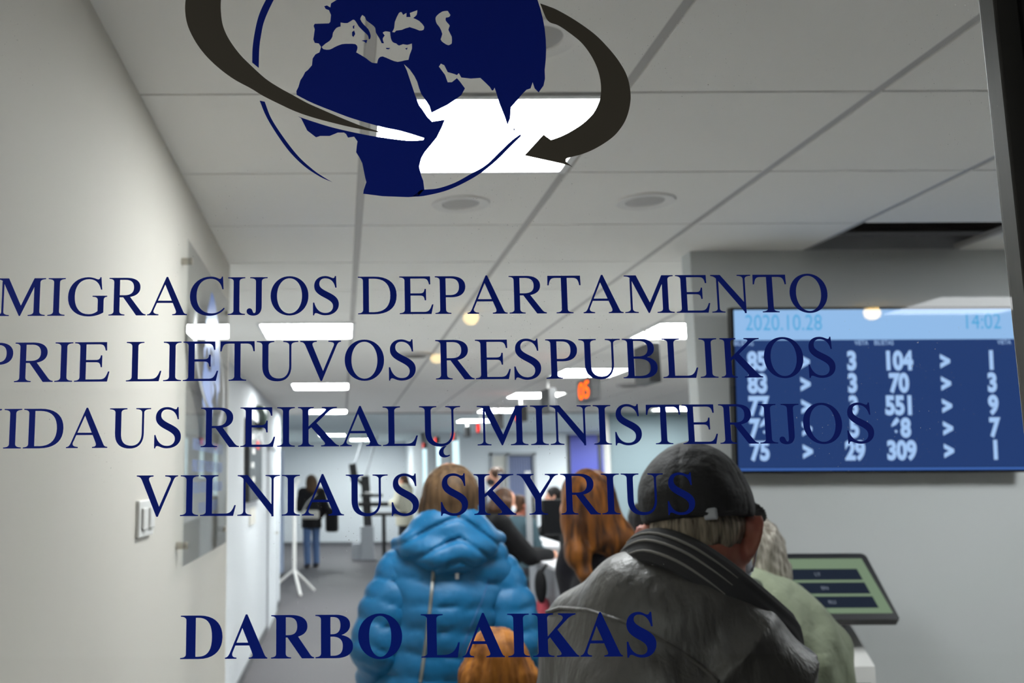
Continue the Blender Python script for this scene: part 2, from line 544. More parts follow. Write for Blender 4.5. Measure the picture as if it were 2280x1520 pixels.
BOLD = {
    'I': (389, stem(116, 274, (20, 370), (20, 370), 676)),
    'D': (722, stem(105, 258, (14, 258), (14, 258), 676) + [P('M 257 676 L 320 676 C 560 676 690 545 690 340 C 690 130 555 0 310 0 L 257 0', 'M 258 640 L 300 640 C 450 640 520 540 520 338 C 520 130 450 36 300 36 L 258 36')]),
    'A': (722, [P('M 338 690 L 366 690 L 635 80 C 655 35 665 22 689 19 L 689 0 L 391 0 L 391 19 C 455 22 465 40 447 85 L 268 520'),
          P('M 338 690 L 320 560 L 136 110 C 112 50 130 22 195 19 L 195 0 L 9 0 L 9 19 C 50 22 70 50 95 110'), rect(160, 205, 430, 250)]),
    'R': (722, stem(108, 262, (26, 262), (26, 348), 676) + [P('M 261 676 L 340 676 C 520 676 610 610 610 500 C 610 390 510 330 360 325 L 261 325', 'M 262 640 L 300 640 C 400 640 445 595 445 498 C 445 400 395 362 300 362 L 262 362'),
          P('M 275 345 L 520 0 L 715 0 L 715 19 C 690 22 670 35 650 65 L 455 345')]),
    'B': (667, stem(105, 258, (16, 258), (16, 258), 676) + [P('M 257 676 L 340 676 C 490 676 575 620 575 520 C 575 430 500 370 400 350 L 257 340', 'M 258 640 L 300 640 C 385 640 418 595 418 515 C 418 420 375 375 290 372 L 258 372'),
          P('M 257 372 L 370 368 C 540 355 619 290 619 190 C 619 70 520 0 340 0 L 257 0', 'M 258 334 L 300 334 C 405 330 455 280 455 190 C 455 85 405 38 300 38 L 258 38')]),
    'O': (778, [(ellipse(389, 336, 354, 355, 48, 2.05), [ellipse(389, 336, 178, 318, 44, 2.1)])]),
    'L': (667, stem(115, 269, (19, 372), (19, 269), 676) + [P('M 268 0 L 600 0 L 638 235 L 612 235 C 570 100 500 40 370 40 L 268 40')]),
    'K': (778, stem(120, 274, (30, 372), (30, 372), 676) + [P('M 273 315 L 500 560 C 545 610 535 645 450 657 L 450 676 L 735 676 L 735 657 C 660 645 620 610 560 550 L 420 410 L 273 268'),
          P('M 290 330 L 420 440 L 690 90 C 730 40 745 22 769 19 L 769 0 L 410 0 L 410 19 C 490 22 500 40 470 85')]),
    'S': (556, [P('M 455 692 L 430 692 C 420 660 405 650 385 650 C 350 650 320 692 245 692 C 130 692 45 610 45 490 C 45 395 100 330 215 270 C 330 210 365 175 365 115 C 365 60 325 25 260 25 C 160 25 90 100 65 227 L 38 227 L 38 -19 L 63 -19 C 72 15 85 25 105 25 C 140 25 180 -19 275 -19 C 415 -19 513 70 513 200 C 513 300 455 360 330 425 C 210 487 165 520 165 575 C 165 620 200 650 250 650 C 345 650 415 585 440 465 L 467 465')]),
    ' ': (250, []),
}


def set_line(text, font, p0, p1, up, name, m, parent=None):
    """one line of serif lettering whose baseline runs p0 -> p1"""
    adv = sum(font[c][0] for c in text)
    d = (p1 - p0)
    s = d.length / adv
    e = d.normalized()
    n = (up - e * up.dot(e)).normalized()
    comps, x = [], 0.0
    for c in text:
        a, cs = font[c]
        for add, subs in cs:
            comps.append(([(px + x, py) for px, py in add], [[(px + x, py) for px, py in q] for q in subs]))
        x += a
    return flat_mesh(comps, lambda q: p0 + e * (q.x * s) + n * (q.y * s), name, m, parent)


def sans_text(body, size, loc, ex, ey, m, name, parent=None, align='LEFT', thin=0.0, wide=1.0):
    """sans digits and words for the screens, turned into a mesh"""
    cu = bpy.data.curves.new(name, 'FONT')
    cu.body = body
    cu.size = size
    cu.align_x = align
    cu.offset = thin
    ob = bpy.data.objects.new(name, cu)
    C.objects.link(ob)
    dg = bpy.context.evaluated_depsgraph_get()
    me = bpy.data.meshes.new_from_object(ob.evaluated_get(dg))
    bpy.data.objects.remove(ob)
    ex, ey = Vector(ex), Vector(ey)
    for v in me.vertices:
        v.co = Vector(loc) + ex * (v.co.x * wide) + ey * v.co.y
    me.materials.clear()
    return link_mesh(name, me, m, parent)


def join_into(first, rest):
    bm = bmesh.new()
    for o in [first] + rest:
        bm.from_mesh(o.data)
    bm.to_mesh(first.data)
    bm.free()
    for o in rest:
        bpy.data.objects.remove(o)
    return first


# ------------------------------------------------------------------ sculpting: smooth unions of rounded shapes, skinned as one surface
class Clay:
    def __init__(self):
        self.p = []
        self.ext = []

    def cone(self, a, b, ra, rb, k=0.03, sub=False):
        a, b = np.array(a, float), np.array(b, float)
        r = max(ra, rb)
        lo, hi = np.minimum(a, b) - r, np.maximum(a, b) + r

        def f(x, y, z):
            px, py, pz = x - a[0], y - a[1], z - a[2]
            d = b - a
            t = np.clip((px * d[0] + py * d[1] + pz * d[2]) / max(d @ d, 1e-9), 0, 1)
            return np.sqrt((px - d[0] * t) ** 2 + (py - d[1] * t) ** 2 + (pz - d[2] * t) ** 2) - (ra + (rb - ra) * t)
        self.p.append((f, lo, hi, k, sub))
        return self

    def chain(self, pts, rs, k=0.03):
        if not isinstance(rs, (list, tuple)):
            rs = [rs] * len(pts)
        for i in range(len(pts) - 1):
            self.cone(pts[i], pts[i + 1], rs[i], rs[i + 1], k)
        return self

    def ell(self, c, r, R=None, k=0.03, sub=False):
        c, r = np.array(c, float), np.array(r, float)
        Rm = np.eye(3) if R is None else np.array(R, float)   # columns are the axes
        e = np.sqrt((Rm ** 2) @ (r ** 2))

        def f(x, y, z):
            q = [(x - c[0]) * Rm[0, i] + (y - c[1]) * Rm[1, i] + (z - c[2]) * Rm[2, i] for i in range(3)]
            k0 = np.sqrt(sum((q[i] / r[i]) ** 2 for i in range(3)))
            k1 = np.sqrt(sum((q[i] / r[i] ** 2) ** 2 for i in range(3)))
            return k0 * (k0 - 1) / np.maximum(k1, 1e-6)
        self.p.append((f, c - e, c + e, k, sub))
        return self

    def box(self, c, h, R=None, rad=0.01, k=0.01, sub=False):
        c, h = np.array(c, float), np.array(h, float)
        Rm = np.eye(3) if R is None else np.array(R, float)
        e = np.abs(Rm) @ (h + rad)

        def f(x, y, z):
            q = [np.abs((x - c[0]) * Rm[0, i] + (y - c[1]) * Rm[1, i] + (z - c[2]) * Rm[2, i]) - (h[i] - rad) for i in range(3)]
            return np.sqrt(sum(np.maximum(v, 0) ** 2 for v in q)) + np.minimum(np.maximum(q[0], np.maximum(q[1], q[2])), 0) - rad
        self.p.append((f, c - e, c + e, k, sub))
        return self

    def build(self, name, m, parent=None, h=0.01, detail=None, clip=None):
        lo = np.min([q[1] for q in self.p if not q[4]], axis=0) - 3 * h - 0.03
        hi = np.max([q[2] for q in self.p if not q[4]], axis=0) + 3 * h + 0.03
        n = np.maximum(4, np.ceil((hi - lo) / h).astype(int) + 1)
        ax = [lo[i] + h * np.arange(n[i]) for i in range(3)]
        F = np.full(n, 0.2)
        for f, plo, phi, k, sub in self.p:
            mg = k + 2.5 * h + 0.03
            i0 = np.clip(((plo - mg - lo) / h).astype(int), 0, n - 1)
            i1 = np.clip(((phi + mg - lo) / h).astype(int) + 2, 1, n)
            sl = tuple(slice(i0[i], i1[i]) for i in range(3))
            X, Y, Z = ax[0][sl[0], None, None], ax[1][None, sl[1], None], ax[2][None, None, sl[2]]
            g = f(X, Y, Z)
            b = F[sl]
            if sub:
                g = -g
                hh = np.maximum(k - np.abs(b - g), 0) / max(k, 1e-6)
                F[sl] = np.maximum(b, g) + hh * hh * k / 4
            else:
                hh = np.maximum(k - np.abs(b - g), 0) / max(k, 1e-6)
                F[sl] = np.minimum(b, g) - hh * hh * k / 4
        XX = (ax[0][:, None, None], ax[1][None, :, None], ax[2][None, None, :])
        if detail is not None:
            F = F + detail(*XX)
        if clip is not None:
            F = np.maximum(F, clip(*XX))
        F[0], F[-1] = 1, 1
        F[:, 0], F[:, -1] = 1, 1
        F[:, :, 0], F[:, :, -1] = 1, 1
        V, Q = nets(F)
        V = V * h + lo
        me = bpy.data.meshes.new(name)
        me.vertices.add(len(V))
        me.vertices.foreach_set('co', V.astype(np.float32).ravel())
        me.loops.add(len(Q) * 4)
        me.loops.foreach_set('vertex_index', Q.astype(np.int32).ravel())
        me.polygons.add(len(Q))
        me.polygons.foreach_set('loop_start', np.arange(0, len(Q) * 4, 4, dtype=np.int32))
        me.update(calc_edges=True)
        me.validate()
        return link_mesh(name, me, m, parent, smooth=True)


def nets(F):
    S = F < 0
    n = F.shape
    cn = tuple(k - 1 for k in n)
    sm = np.zeros(cn + (3,))
    ct = np.zeros(cn)
    crossings = []
    for a in range(3):
        A = tuple(slice(0, -1) if i == a else slice(None) for i in range(3))
        B = tuple(slice(1, None) if i == a else slice(None) for i in range(3))
        idx = np.argwhere(S[A] != S[B])
        if not len(idx):
            continue
        fa = F[A][tuple(idx.T)]
        fb = F[B][tuple(idx.T)]
        pos = idx.astype(float)
        pos[:, a] += fa / (fa - fb)
        o1, o2 = [i for i in range(3) if i != a]
        for d1 in (0, 1):
            for d2 in (0, 1):
                c = idx.copy()
                c[:, o1] -= d1
                c[:, o2] -= d2
                ok = (c >= 0).all(1) & (c < np.array(cn)).all(1)
                np.add.at(sm, tuple(c[ok].T), pos[ok])
                np.add.at(ct, tuple(c[ok].T), 1)
        crossings.append((a, o1, o2, idx, S[A][tuple(idx.T)]))
    cid = np.full(cn, -1)
    cells = np.argwhere(ct > 0)
    cid[tuple(cells.T)] = np.arange(len(cells))
    V = sm[tuple(cells.T)] / ct[tuple(cells.T)][:, None]
    Q = []
    for a, o1, o2, idx, ins in crossings:
        cs = []
        for d1, d2 in ((0, 0), (1, 0), (1, 1), (0, 1)):
            c = idx.copy()
            c[:, o1] -= d1
            c[:, o2] -= d2
            cs.append(cid[tuple(c.T)])
        q = np.stack(cs, 1)
        flip = ins if a != 1 else ~ins
        q[~flip] = q[~flip][:, ::-1]
        Q.append(q)
    return V, np.concatenate(Q)


def frame_from(fwd, up):
    f = np.array(fwd, float)
    f /= np.linalg.norm(f)
    u = np.array(up, float)
    u -= f * (u @ f)
    u /= np.linalg.norm(u)
    return np.stack([np.cross(f, u), f, u], 1)     # columns: right, forward, up


def add_head(cl, c, R, s=1.0):
    c = np.array(c, float)

    def q(x, y, z):
        return c + R @ (np.array([x, y, z]) * s)
    cl.ell(q(0, -.012, .03), np.array([.076, .095, .092]) * s, R, 0.03)
    cl.ell(q(0, .03, -.045), np.array([.058, .064, .072]) * s, R, 0.03)
    cl.ell(q(0, .062, -.088), np.array([.026, .022, .022]) * s, R, 0.025)          # chin
    cl.cone(q(0, .088, .008), q(0, .108, -.03), .009 * s, .015 * s, 0.012)           # nose
    for sx in (-1, 1):
        cl.ell(q(sx * .03, .098, .012), np.array([.017, .012, .011]) * s, R, 0.012, sub=True)   # eye sockets
        cl.ell(q(sx * .084, -.008, -.012), np.array([.011, .021, .034]) * s, R @ np.array([[1, 0, 0], [0, .96, .28], [0, -.28, .96]]).T, 0.006)
    cl.ell(q(0, .094, -.058), np.array([.024, .008, .005]) * s, R, 0.006)            # lips


def face_parts(c, R, s, parent, lips=True):
    c = np.array(c, float)
    for sx in (-1, 1):
        e = Clay().ell(c + R @ (np.array([sx * .03, .086, .010]) * s), np.array([.012, .010, .007]) * s, R)
        e.build('eye', M['eye'], parent, h=.005 * s)
    if lips:
        Clay().ell(c + R @ (np.array([0, .097, -.058]) * s), np.array([.024, .008, .006]) * s, R).build('mouth', M['lips'], parent, h=.005 * s)


def add_hand(cl, wr, d, nrm, side, s=1.0, curl=0.5):
    """palm and five fingers; d points along the forearm, nrm out of the back of the hand"""
    wr, d, nrm = np.array(wr, float), np.array(d, float), np.array(nrm, float)
    d = d / np.linalg.norm(d)
    nrm = nrm - d * (nrm @ d)
    nrm /= np.linalg.norm(nrm)
    t = np.cross(d, nrm) * side
    R = np.stack([t, d, nrm], 1)
    cl.ell(wr + d * .05 * s, np.array([.038, .055, .017]) * s, R, 0.012)
    for i, (o, L) in enumerate(((.028, .066), (.0095, .076), (-.0095, .071), (-.028, .055))):
        b = wr + (d * .088 + t * o) * s
        m1 = b + (d * math.cos(curl * .6) - nrm * math.sin(curl * .6)) * L * .55 * s
        m2 = m1 + (d * math.cos(curl * 1.7) - nrm * math.sin(curl * 1.7)) * L * .5 * s
        cl.chain([b, m1, m2], [.0092 * s, .0086 * s, .0075 * s], 0.004)
    b = wr + (d * .025 + t * .03) * s
    m1 = b + (d * .6 + t * .75 - nrm * .3) * .045 * s
    cl.chain([b, m1, m1 + (d * .9 + t * .25 - nrm * .35) * .03 * s], [.012 * s, .010 * s, .008 * s], 0.006)


def standard_joints(H=1.72, lean=0.0, arms=None, yaw=0.0, nod=0.0, sit=False, stride=0.0):
    """joints of a figure facing +y, its feet at the origin"""
    s = H / 1.72
    L = math.radians(lean)

    def tor(x, y, z):
        zz = z - .95
        return np.array([x, y + zz * math.sin(L) - 0.0, .95 + zz * math.cos(L)]) * s
    J = dict(s=s, pelvis=np.array([0, 0, .95]) * s, waist=tor(0, .005, 1.10), chest=tor(0, .0, 1.29), neck=tor(0, -.012, 1.455), head=tor(0, .022, 1.605))
    for i, sx in enumerate((-1, 1)):
        J['sh%d' % i] = tor(sx * .175, -.005, 1.405)
        el, wr = (arms[i] if arms and arms[i] else ((sx * .235, -.02, 1.12), (sx * .24, .06, .88)))
        J['el%d' % i] = np.array(el) * s
        J['wr%d' % i] = np.array(wr) * s
        J['hip%d' % i] = np.array([sx * .088, 0, .90]) * s
        J['kn%d' % i] = np.array([sx * .095, .02 + sx * stride * .5, .49]) * s
        J['an%d' % i] = np.array([sx * .10, -.02 + sx * stride, .075]) * s
    ya, no = math.radians(yaw) , math.radians(nod) + L * .6
    fw = (math.sin(ya) * math.cos(no), math.cos(ya) * math.cos(no), -math.sin(no))
    J['R'] = frame_from(fw, (0, math.sin(L) * .3, 1))
    return J


def body_clay(J, hands=True):
    s = J['s']
    b = Clay()
    add_head(b, J['head'], J['R'], s)
    b.cone(J['neck'] - np.array([0, 0, .03]), J['head'] + J['R'] @ np.array([0, -.022, -.06]) * s, .060 * s, .054 * s, .03)
    b.ell(J['chest'], np.array([.135, .09, .16]) * s, None, .06)
    b.ell(J['waist'], np.array([.115, .082, .14]) * s, None, .06)
    b.ell(J['pelvis'], np.array([.135, .095, .11]) * s, None, .06)
    for i in (0, 1):
        b.cone(J['neck'] - np.array([0, 0, .03]), J['sh%d' % i], .05 * s, .05 * s, .04)
        b.cone(J['sh%d' % i], J['el%d' % i], .047 * s, .036 * s, .02)
        b.cone(J['el%d' % i], J['wr%d' % i], .037 * s, .025 * s, .02)
        b.cone(J['hip%d' % i], J['kn%d' % i], .072 * s, .048 * s, .02)
        b.cone(J['kn%d' % i], J['an%d' % i], .048 * s, .034 * s, .02)
        b.chain([J['an%d' % i] - np.array([0, .02, .03]) * s, J['an%d' % i] + np.array([0, .13, -.045]) * s], [.036 * s, .028 * s], .02)
        if hands:
            d = J['wr%d' % i] - J['el%d' % i]
            side = -1 if i == 0 else 1
            add_hand(b, J['wr%d' % i], d, J.get('hn%d' % i, (side * 1.0, -.2, .35)), -side if abs(d[2]) > .1 else side, s, .6)
    return b


def jacket_clay(J, fat=0.02, hem=0.80, flare=0.0, k=.05):
    s = J['s']
    c = Clay()
    c.ell(J['chest'] + np.array([0, -.005, 0]), np.array([.155 + fat, .10 + fat, .19]) * s, None, .07)
    c.ell(J['waist'], np.array([.13 + fat, .095 + fat, .17]) * s, None, .07)
    c.cone(J['waist'], (J['pelvis'][0], J['pelvis'][1], hem * s - .02), (.115 + fat) * s, (.125 + fat + flare) * s, .07)
    for sx in (-1, 1):
        c.cone(J['waist'] + np.array([sx * .045, 0, 0]) * s, (J['pelvis'][0] + sx * .055 * s, J['pelvis'][1], hem * s - .02), (.085 + fat) * s, (.10 + fat + flare) * s, .05)
    for i in (0, 1):
        c.cone(J['neck'] - np.array([0, .005, .035]), J['sh%d' % i], (.052 + fat) * s, (.05 + fat) * s, .05)
    return c


def sleeve_clay(J, i, fat=0.02, c=None, cuff=0.0):
    s = J['s']
    c = c or Clay()
    w = J['wr%d' % i] * (1 - cuff) + J['el%d' % i] * cuff
    c.cone(J['sh%d' % i], J['el%d' % i], (.055 + fat) * s, (.044 + fat) * s, .04)
    c.cone(J['el%d' % i], w, (.044 + fat) * s, (.032 + fat * .8) * s, .03)
    return c


def trousers_clay(J, fat=.015, low=.09):
    s = J['s']
    c = Clay()
    c.ell(J['pelvis'], np.array([.145 + fat, .105 + fat, .12]) * s, None, .05)
    for i in (0, 1):
        c.cone(J['hip%d' % i], J['kn%d' % i], (.078 + fat) * s, (.056 + fat) * s, .03)
        c.cone(J['kn%d' % i], J['an%d' % i] + np.array([0, 0, low - .09]), (.056 + fat) * s, (.048 + fat) * s, .03)
    return c


def shoe_clay(J, i):
    s = J['s']
    a = J['an%d' % i]
    c = Clay()
    c.chain([a + np.array([0, -.03, -.02]) * s, a + np.array([0, .06, -.03]) * s, a + np.array([0, .15, -.045]) * s], [.045 * s, .043 * s, .032 * s], .02)
    return c


def strand_detail(cx, cy, amp=.006, freq=26, slope=2.0):
    def d(x, y, z):
        a = np.arctan2(x - cx, -(y - cy))
        return amp * np.sin(freq * a + slope * np.sin(7 * z) + 6 * z) * np.sin(freq * .37 * a + 1 + 9 * z)
    return d


def hair_long(J, length=.30, fat=0.0, spread=.0):
    """hair falling down the back"""
    s, R, h = J['s'], J['R'], J['head']
    c = Clay()

    def q(x, y, z):
        return h + R @ (np.array([x, y, z]) * s)
    c.ell(q(0, -.025, .035), np.array([.092 + fat, .105 + fat, .102 + fat]) * s, R, .03)
    dn = np.array([0, 0, -1.0])
    for x in (-.07, -.035, 0, .035, .07):
        a = q(x, -.055 - .03 * (1 - abs(x) / .07), -.01)
        c.chain([a, a + (dn * length * .55 + np.array([x * spread, -.045, 0])) * s, a + (dn * length + np.array([x * spread * 1.5, -.035, 0])) * s], [.045 * s, .042 * s, .022 * s], .03)
    for sx in (-1, 1):
        a = q(sx * .078, .01, .0)
        c.chain([a, a + (dn * length * .5 + np.array([sx * .012, -.01, 0])) * s], [.028 * s, .02 * s], .03)
    # keep the face free
    c.ell(q(0, .10, -.03), np.array([.062, .055, .085]) * s, R, .015, sub=True)
    return c


def hair_short(J, low=-.02, fat=0.0):
    s, R, h = J['s'], J['R'], J['head']
    c = Clay()

    def q(x, y, z):
        return h + R @ (np.array([x, y, z]) * s)
    c.ell(q(0, -.02, .035), np.array([.085 + fat, .10 + fat, .095 + fat]) * s, R, .03)
    c.ell(q(0, -.05, -.03), np.array([.066, .055, .06]) * s, R, .03)
    c.ell(q(0, .10, -.045), np.array([.075, .075, .095]) * s, R, .015, sub=True)
    return c


def person(label, loc, rz, J, top, top_mat, bottom_mat, hair=None, hair_mat_=None, skin='skin', h=.014, mask=None, fat=.02, hem=.80, group=None, shoes=True, hands=True, name='person'):
    root = body_clay(J, hands).build(name, M[skin], None, h=min(h, .011))
    root.location = loc
    root.rotation_euler = (0, 0, rz)
    tag(root, label, 'person', group)
    face_parts(J['head'], J['R'], J['s'], root, lips=mask is None)
    c = jacket_clay(J, fat, hem)
    for i in (0, 1):
        sleeve_clay(J, i, fat, c)
    s = J['s']
    c.build(top, M[top_mat], root, h=h, clip=lambda x, y, z: np.maximum(hem * s - z, -1))
    if bottom_mat:
        trousers_clay(J).build('trousers', M[bottom_mat], root, h=h)
    if shoes:
        for i in (0, 1):
            shoe_clay(J, i).build('shoe', M['shoe'], root, h=h * .8, clip=lambda x, y, z: .004 - z)
    if hair is not None:
        hd = J['head']
        hair.build('hair', M[hair_mat_], root, h=h * .7, detail=strand_detail(hd[0], hd[1], .004))
    if mask:
        R = J['R']
        mk = Clay().ell(hd_pt(J, (0, .045, -.05)), np.array([.062, .066, .058]) * s, R)
        mk.build('face_mask', M[mask], root, h=.008, clip=lambda x, y, z: -((x - J['head'][0]) * R[0, 1] + (y - J['head'][1]) * R[1, 1] + (z - J['head'][2]) * R[2, 1]) + .02)
    return root


def hd_pt(J, p):
    return J['head'] + J['R'] @ (np.array(p) * J['s'])


# ================================================================== THE ROOM
ZC = 2.66
YG = 0.90                                  # front face of the glass door
XL, XR2 = -0.48, -0.88                     # left wall, recessed left wall
Y_JOG, Y_TV, X_TV = 4.05, 3.83, 1.43
Y_FAR, Y_BACK2, Y_PART = 25.3, 20.0, 14.2
mb = MB()
mb.box((-6, -8, -.1), (14, 26, 0))
struct('floor', mb, M['floor'])
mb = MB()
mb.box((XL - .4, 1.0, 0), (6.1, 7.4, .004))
struct('floor_bounce', mb, M['bounce'])  # added pale floor zone, out of view, bouncing light onto the ceiling

GX = [.065 + .6125 * k for k in range(-1, 9)]
GY = [2.189 + .607 * k for k in range(-3, 20)]
HOLE = (1.9025, 3.403, 2.515, 3.815)
NEAR = (0.0775, 2.195, 0.6775, 2.79)


def is_hole(x0, x1, y0, y1):
    return (abs(x0 - 2.515) < .02 and abs(y0 - 2.189) < .02) or (abs(x0 - HOLE[0]) < .02 and abs(y0 - HOLE[1]) < .02) or (abs(x0 - .065) < .02 and abs(y0 - 2.189) < .02)


mb = MB()
for i in range(len(GX) - 1):
    for j in range(len(GY) - 1):
        x0, x1, y0, y1 = GX[i], GX[i + 1], GY[j], GY[j + 1]
        if is_hole(x0, x1, y0, y1) or y0 < .95:
            continue
        mb.box((x0 + .013, y0 + .004, ZC), (x1 - .013, y1 - .004, ZC + .012))
struct('ceiling', mb, M['tile'])
# carrier grid: bars running away from the door, dark gaps across
mb = MB()
for x in GX:
    mb.box((x - .012, .95, ZC + .003), (x + .012, 14.1, ZC + .02))
struct('trim_1', mb, M['grid'])
mb = MB()
x0, x1, y0, y1 = HOLE
mb.box((-.9, .95, ZC + .013), (x0, 14.1, ZC + .02))
mb.box((x1, .95, ZC + .013), (6.0, 14.1, ZC + .02))
mb.box((x0, .95, ZC + .013), (x1, y0, ZC + .02))
mb.box((x0, y1, ZC + .013), (x1, 14.1, ZC + .02))
struct('trim_4', mb, M['gap'])
mb = MB()
mb.box((-1.7, 14.1, ZC), (14, 26, ZC + .1))
struct('ceiling_far', mb, M['plain_ceiling'])
mb = MB()
mb.box((-.9, .95, ZC), (-.5475 + .013, 14.1, ZC + .02))
mb.box((5.58, .95, ZC), (14, 14.1, ZC + .02))
struct('ceiling_edge', mb, M['tile'])
mb = MB()
mb.box((-6, -8, ZC), (14, .93, ZC + .1))
struct('ceiling_hall', mb, M['tile'])
# the void above the missing tile: rim, slab and a duct
mb = MB()
for a, b in (((x0 - .012, y0 - .004, ZC + .001), (x0 + .002, y1, ZC + .055)), ((x1 - .002, y0 - .004, ZC + .001), (x1 + .012, y1, ZC + .055)),
             ((x0, y0 - .008, ZC + .001), (x1, y0 + .002, ZC + .055)), ((x0, y1 - .002, ZC + .001), (x1, y1 + .012, ZC + .055))):
    mb.box(a, b)
struct('trim_2', mb, M['grey'])
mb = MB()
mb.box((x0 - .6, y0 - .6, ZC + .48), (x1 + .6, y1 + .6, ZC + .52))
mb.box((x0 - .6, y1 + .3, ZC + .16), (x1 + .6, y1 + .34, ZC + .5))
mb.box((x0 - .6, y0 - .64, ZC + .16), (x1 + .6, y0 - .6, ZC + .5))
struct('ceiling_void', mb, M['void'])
mb = MB()
mb.tube([(x0 - .4, y1 - .06, ZC + .28), (x1 + .4, y1 - .02, ZC + .30)], .09, 16)
o = mb.build('air_duct', M['grey'], smooth=True)
tag(o, 'grey round duct seen inside the dark opening of the missing ceiling tile', 'duct')

mb = MB()
mb.box((XL - .4, .96, 0), (XL, Y_JOG, ZC + .02))
struct('wall_left', mb, M['wall'])
mb = MB()
mb.box((XR2 - .12, Y_JOG - .0, 0), (XR2, 11.35, ZC + .02))
mb.box((XR2 - .12, 11.35, 2.12), (XR2, 13.0, ZC + .02))
mb.box((XR2 - .12, 13.0, 0), (XR2, 13.75, ZC + .02))
struct('wall_left_recess', mb, M['wall_cool'])
mb = MB()
mb.box((XR2, Y_JOG, 0), (XR2 + .012, 11.35, .075))
mb.box((XR2, 13.0, 0), (XR2 + .012, 13.75, .075))
struct('baseboard_left', mb, M['base'])
mb = MB()
mb.box((-1.72, 13.75, 0), (-1.6, Y_FAR, ZC + .02))
mb.box((-1.6, 13.63, 0), (XR2 - .12, 13.75, ZC + .02))
struct('wall_left_far', mb, M['wall_cool'])
mb = MB()
mb.box((-1.72, Y_FAR, 0), (2.2, Y_FAR + .12, ZC + .02))
struct('wall_far', mb, M['wall_cool'])
mb = MB()
mb.box((-1.6, Y_FAR - .015, 0), (1.67, Y_FAR, .09))
struct('baseboard_far', mb, M['base'])
mb = MB()
mb.box((X_TV, Y_TV, 0), (6.2, Y_TV + .1, ZC + .02))
struct('wall_right', mb, M['wall_r'])
mb = MB()
mb.box((6.1, .96, 0), (6.2, Y_TV, ZC + .02))
struct('wall_side', mb, M['wall'])

# partition behind the counters: white wall with door, blue doors, side wall
DX0, DX1, DZ = 3.06, 4.02, 2.24
BX0, BX1 = 4.68, 5.55
mb = MB()
mb.box((1.67, Y_BACK2, 0), (DX0, Y_BACK2 + .1, ZC + .02))
mb.box((DX0, Y_BACK2, DZ), (DX1, Y_BACK2 + .1, ZC + .02))
mb.box((DX1, Y_BACK2, 0), (BX0, Y_BACK2 + .1, ZC + .02))
mb.box((BX0, Y_BACK2, 2.60), (BX1, Y_BACK2 + .1, ZC + .02))
mb.box((BX1, Y_BACK2, 0), (13.9, Y_BACK2 + .1, ZC + .02))
mb.box((1.67, Y_BACK2, 0), (1.77, Y_FAR, ZC + .02))
struct('wall_back', mb, M['wall_cool'])
mb = MB()
mb.box((3.95, Y_PART, 0), (9.0, Y_PART + .1, ZC))
struct('wall_partition', mb, M['wall_blue'])
mb = MB()
mb.box((3.89, Y_PART - .02, 0), (3.95, Y_PART + .12, ZC))
struct('trim_3', mb, M['white_metal'])
mb = MB()
mb.box((13.9, Y_TV, 0), (14.0, 26, ZC + .02))
struct('wall_right_far', mb, M['wall_cool'])

# far doorway with blinds
d = thing('door_2', None, None, kind='structure')
mb = MB()
for a, b in (((DX0, 0), (DX0 + .06, DZ)), ((DX1 - .06, 0), (DX1, DZ)), ((DX0, DZ - .06), (DX1, DZ)), ((DX0 + .34, 0), (DX0 + .40, DZ))):
    mb.box((a[0], Y_BACK2 - .03, a[1]), (b[0], Y_BACK2 + .08, b[1]))
mb.build('door_frame', M['grey'], d)
MB().box((DX0 + .06, Y_BACK2 + .02, 0), (DX0 + .34, Y_BACK2 + .05, DZ - .06)).build('side_panel', M['beige'], d)
mb = MB()
for k in range(9):
    x = DX0 + .41 + k * .053
    mb.box((x, Y_BACK2 + .02, 1.10), (x + .045, Y_BACK2 + .03, DZ - .08))
mb.build('blinds', M['blinds'], d)
MB().box((DX0 + .40, Y_BACK2 + .05, 0), (DX1 - .06, Y_BACK2 + .07, 1.15)).build('door_panel', M['grey'], d)
# blue doors
d = thing('door_3', None, None, kind='structure')
mb = MB()
for x in (BX0, BX0 + .64, BX1 - .05):
    mb.box((x, Y_BACK2 - .03, 0), (x + .06, Y_BACK2 + .07, 2.60))
mb.build('door_frame', M['dark'], d)
MB().box((BX0 + .06, Y_BACK2, 0), (BX0 + .64, Y_BACK2 + .05, 2.60)).build('door_panel', M['blue_door'], d)
MB().box((BX0 + .70, Y_BACK2, 0), (BX1 - .05, Y_BACK2 + .05, 2.60)).build('door_panel', M['blue_door'], d)
# door in the recessed wall
d = thing('door_4', None, None, kind='structure')
MB().box((XR2 - .05, 11.42, 0), (XR2 + .012, 12.94, 2.08)).build('door_panel', M['wall_cool'], d)
mb = MB()
for y in (11.35, 12.94):
    mb.box((XR2 - .1, y, 0), (XR2 + .02, y + .06, 2.14))
mb.box((XR2 - .1, 11.35, 2.08), (XR2 + .02, 13.0, 2.14))
mb.build('door_frame', M['grey'], d)
mb = MB()
mb.tube([(XR2 + .01, 12.5, 1.05), (XR2 + .06, 12.5, 1.05), (XR2 + .06, 12.38, 1.05)], .011)
mb.build('door_handle', M['chrome'], d, smooth=True)

# the hall outside, behind the camera
mb = MB()
mb.box((-6, -8.1, 0), (14, -8, ZC))
mb.box((-6.1, -8, 0), (-6, .9, ZC))
mb.box((14, -8, 0), (14.1, .9, ZC))
struct('wall_hall', mb, M['desk_front'])
mb = MB()
mb.box((-6, .96, 0), (XL - .02, 1.06, ZC))
mb.box((XL - .06, YG - .02, 2.42), (.90, YG + .06, ZC))
mb.box((XL - .5, YG - .02, 0), (XL - .02, YG + .06, ZC))
struct('wall_front', mb, M['wall'])
mb = MB()
mb.box((.72, YG + .01, 0), (14, YG + .07, ZC))
struct('wall_front_right', mb, M['rubber'])

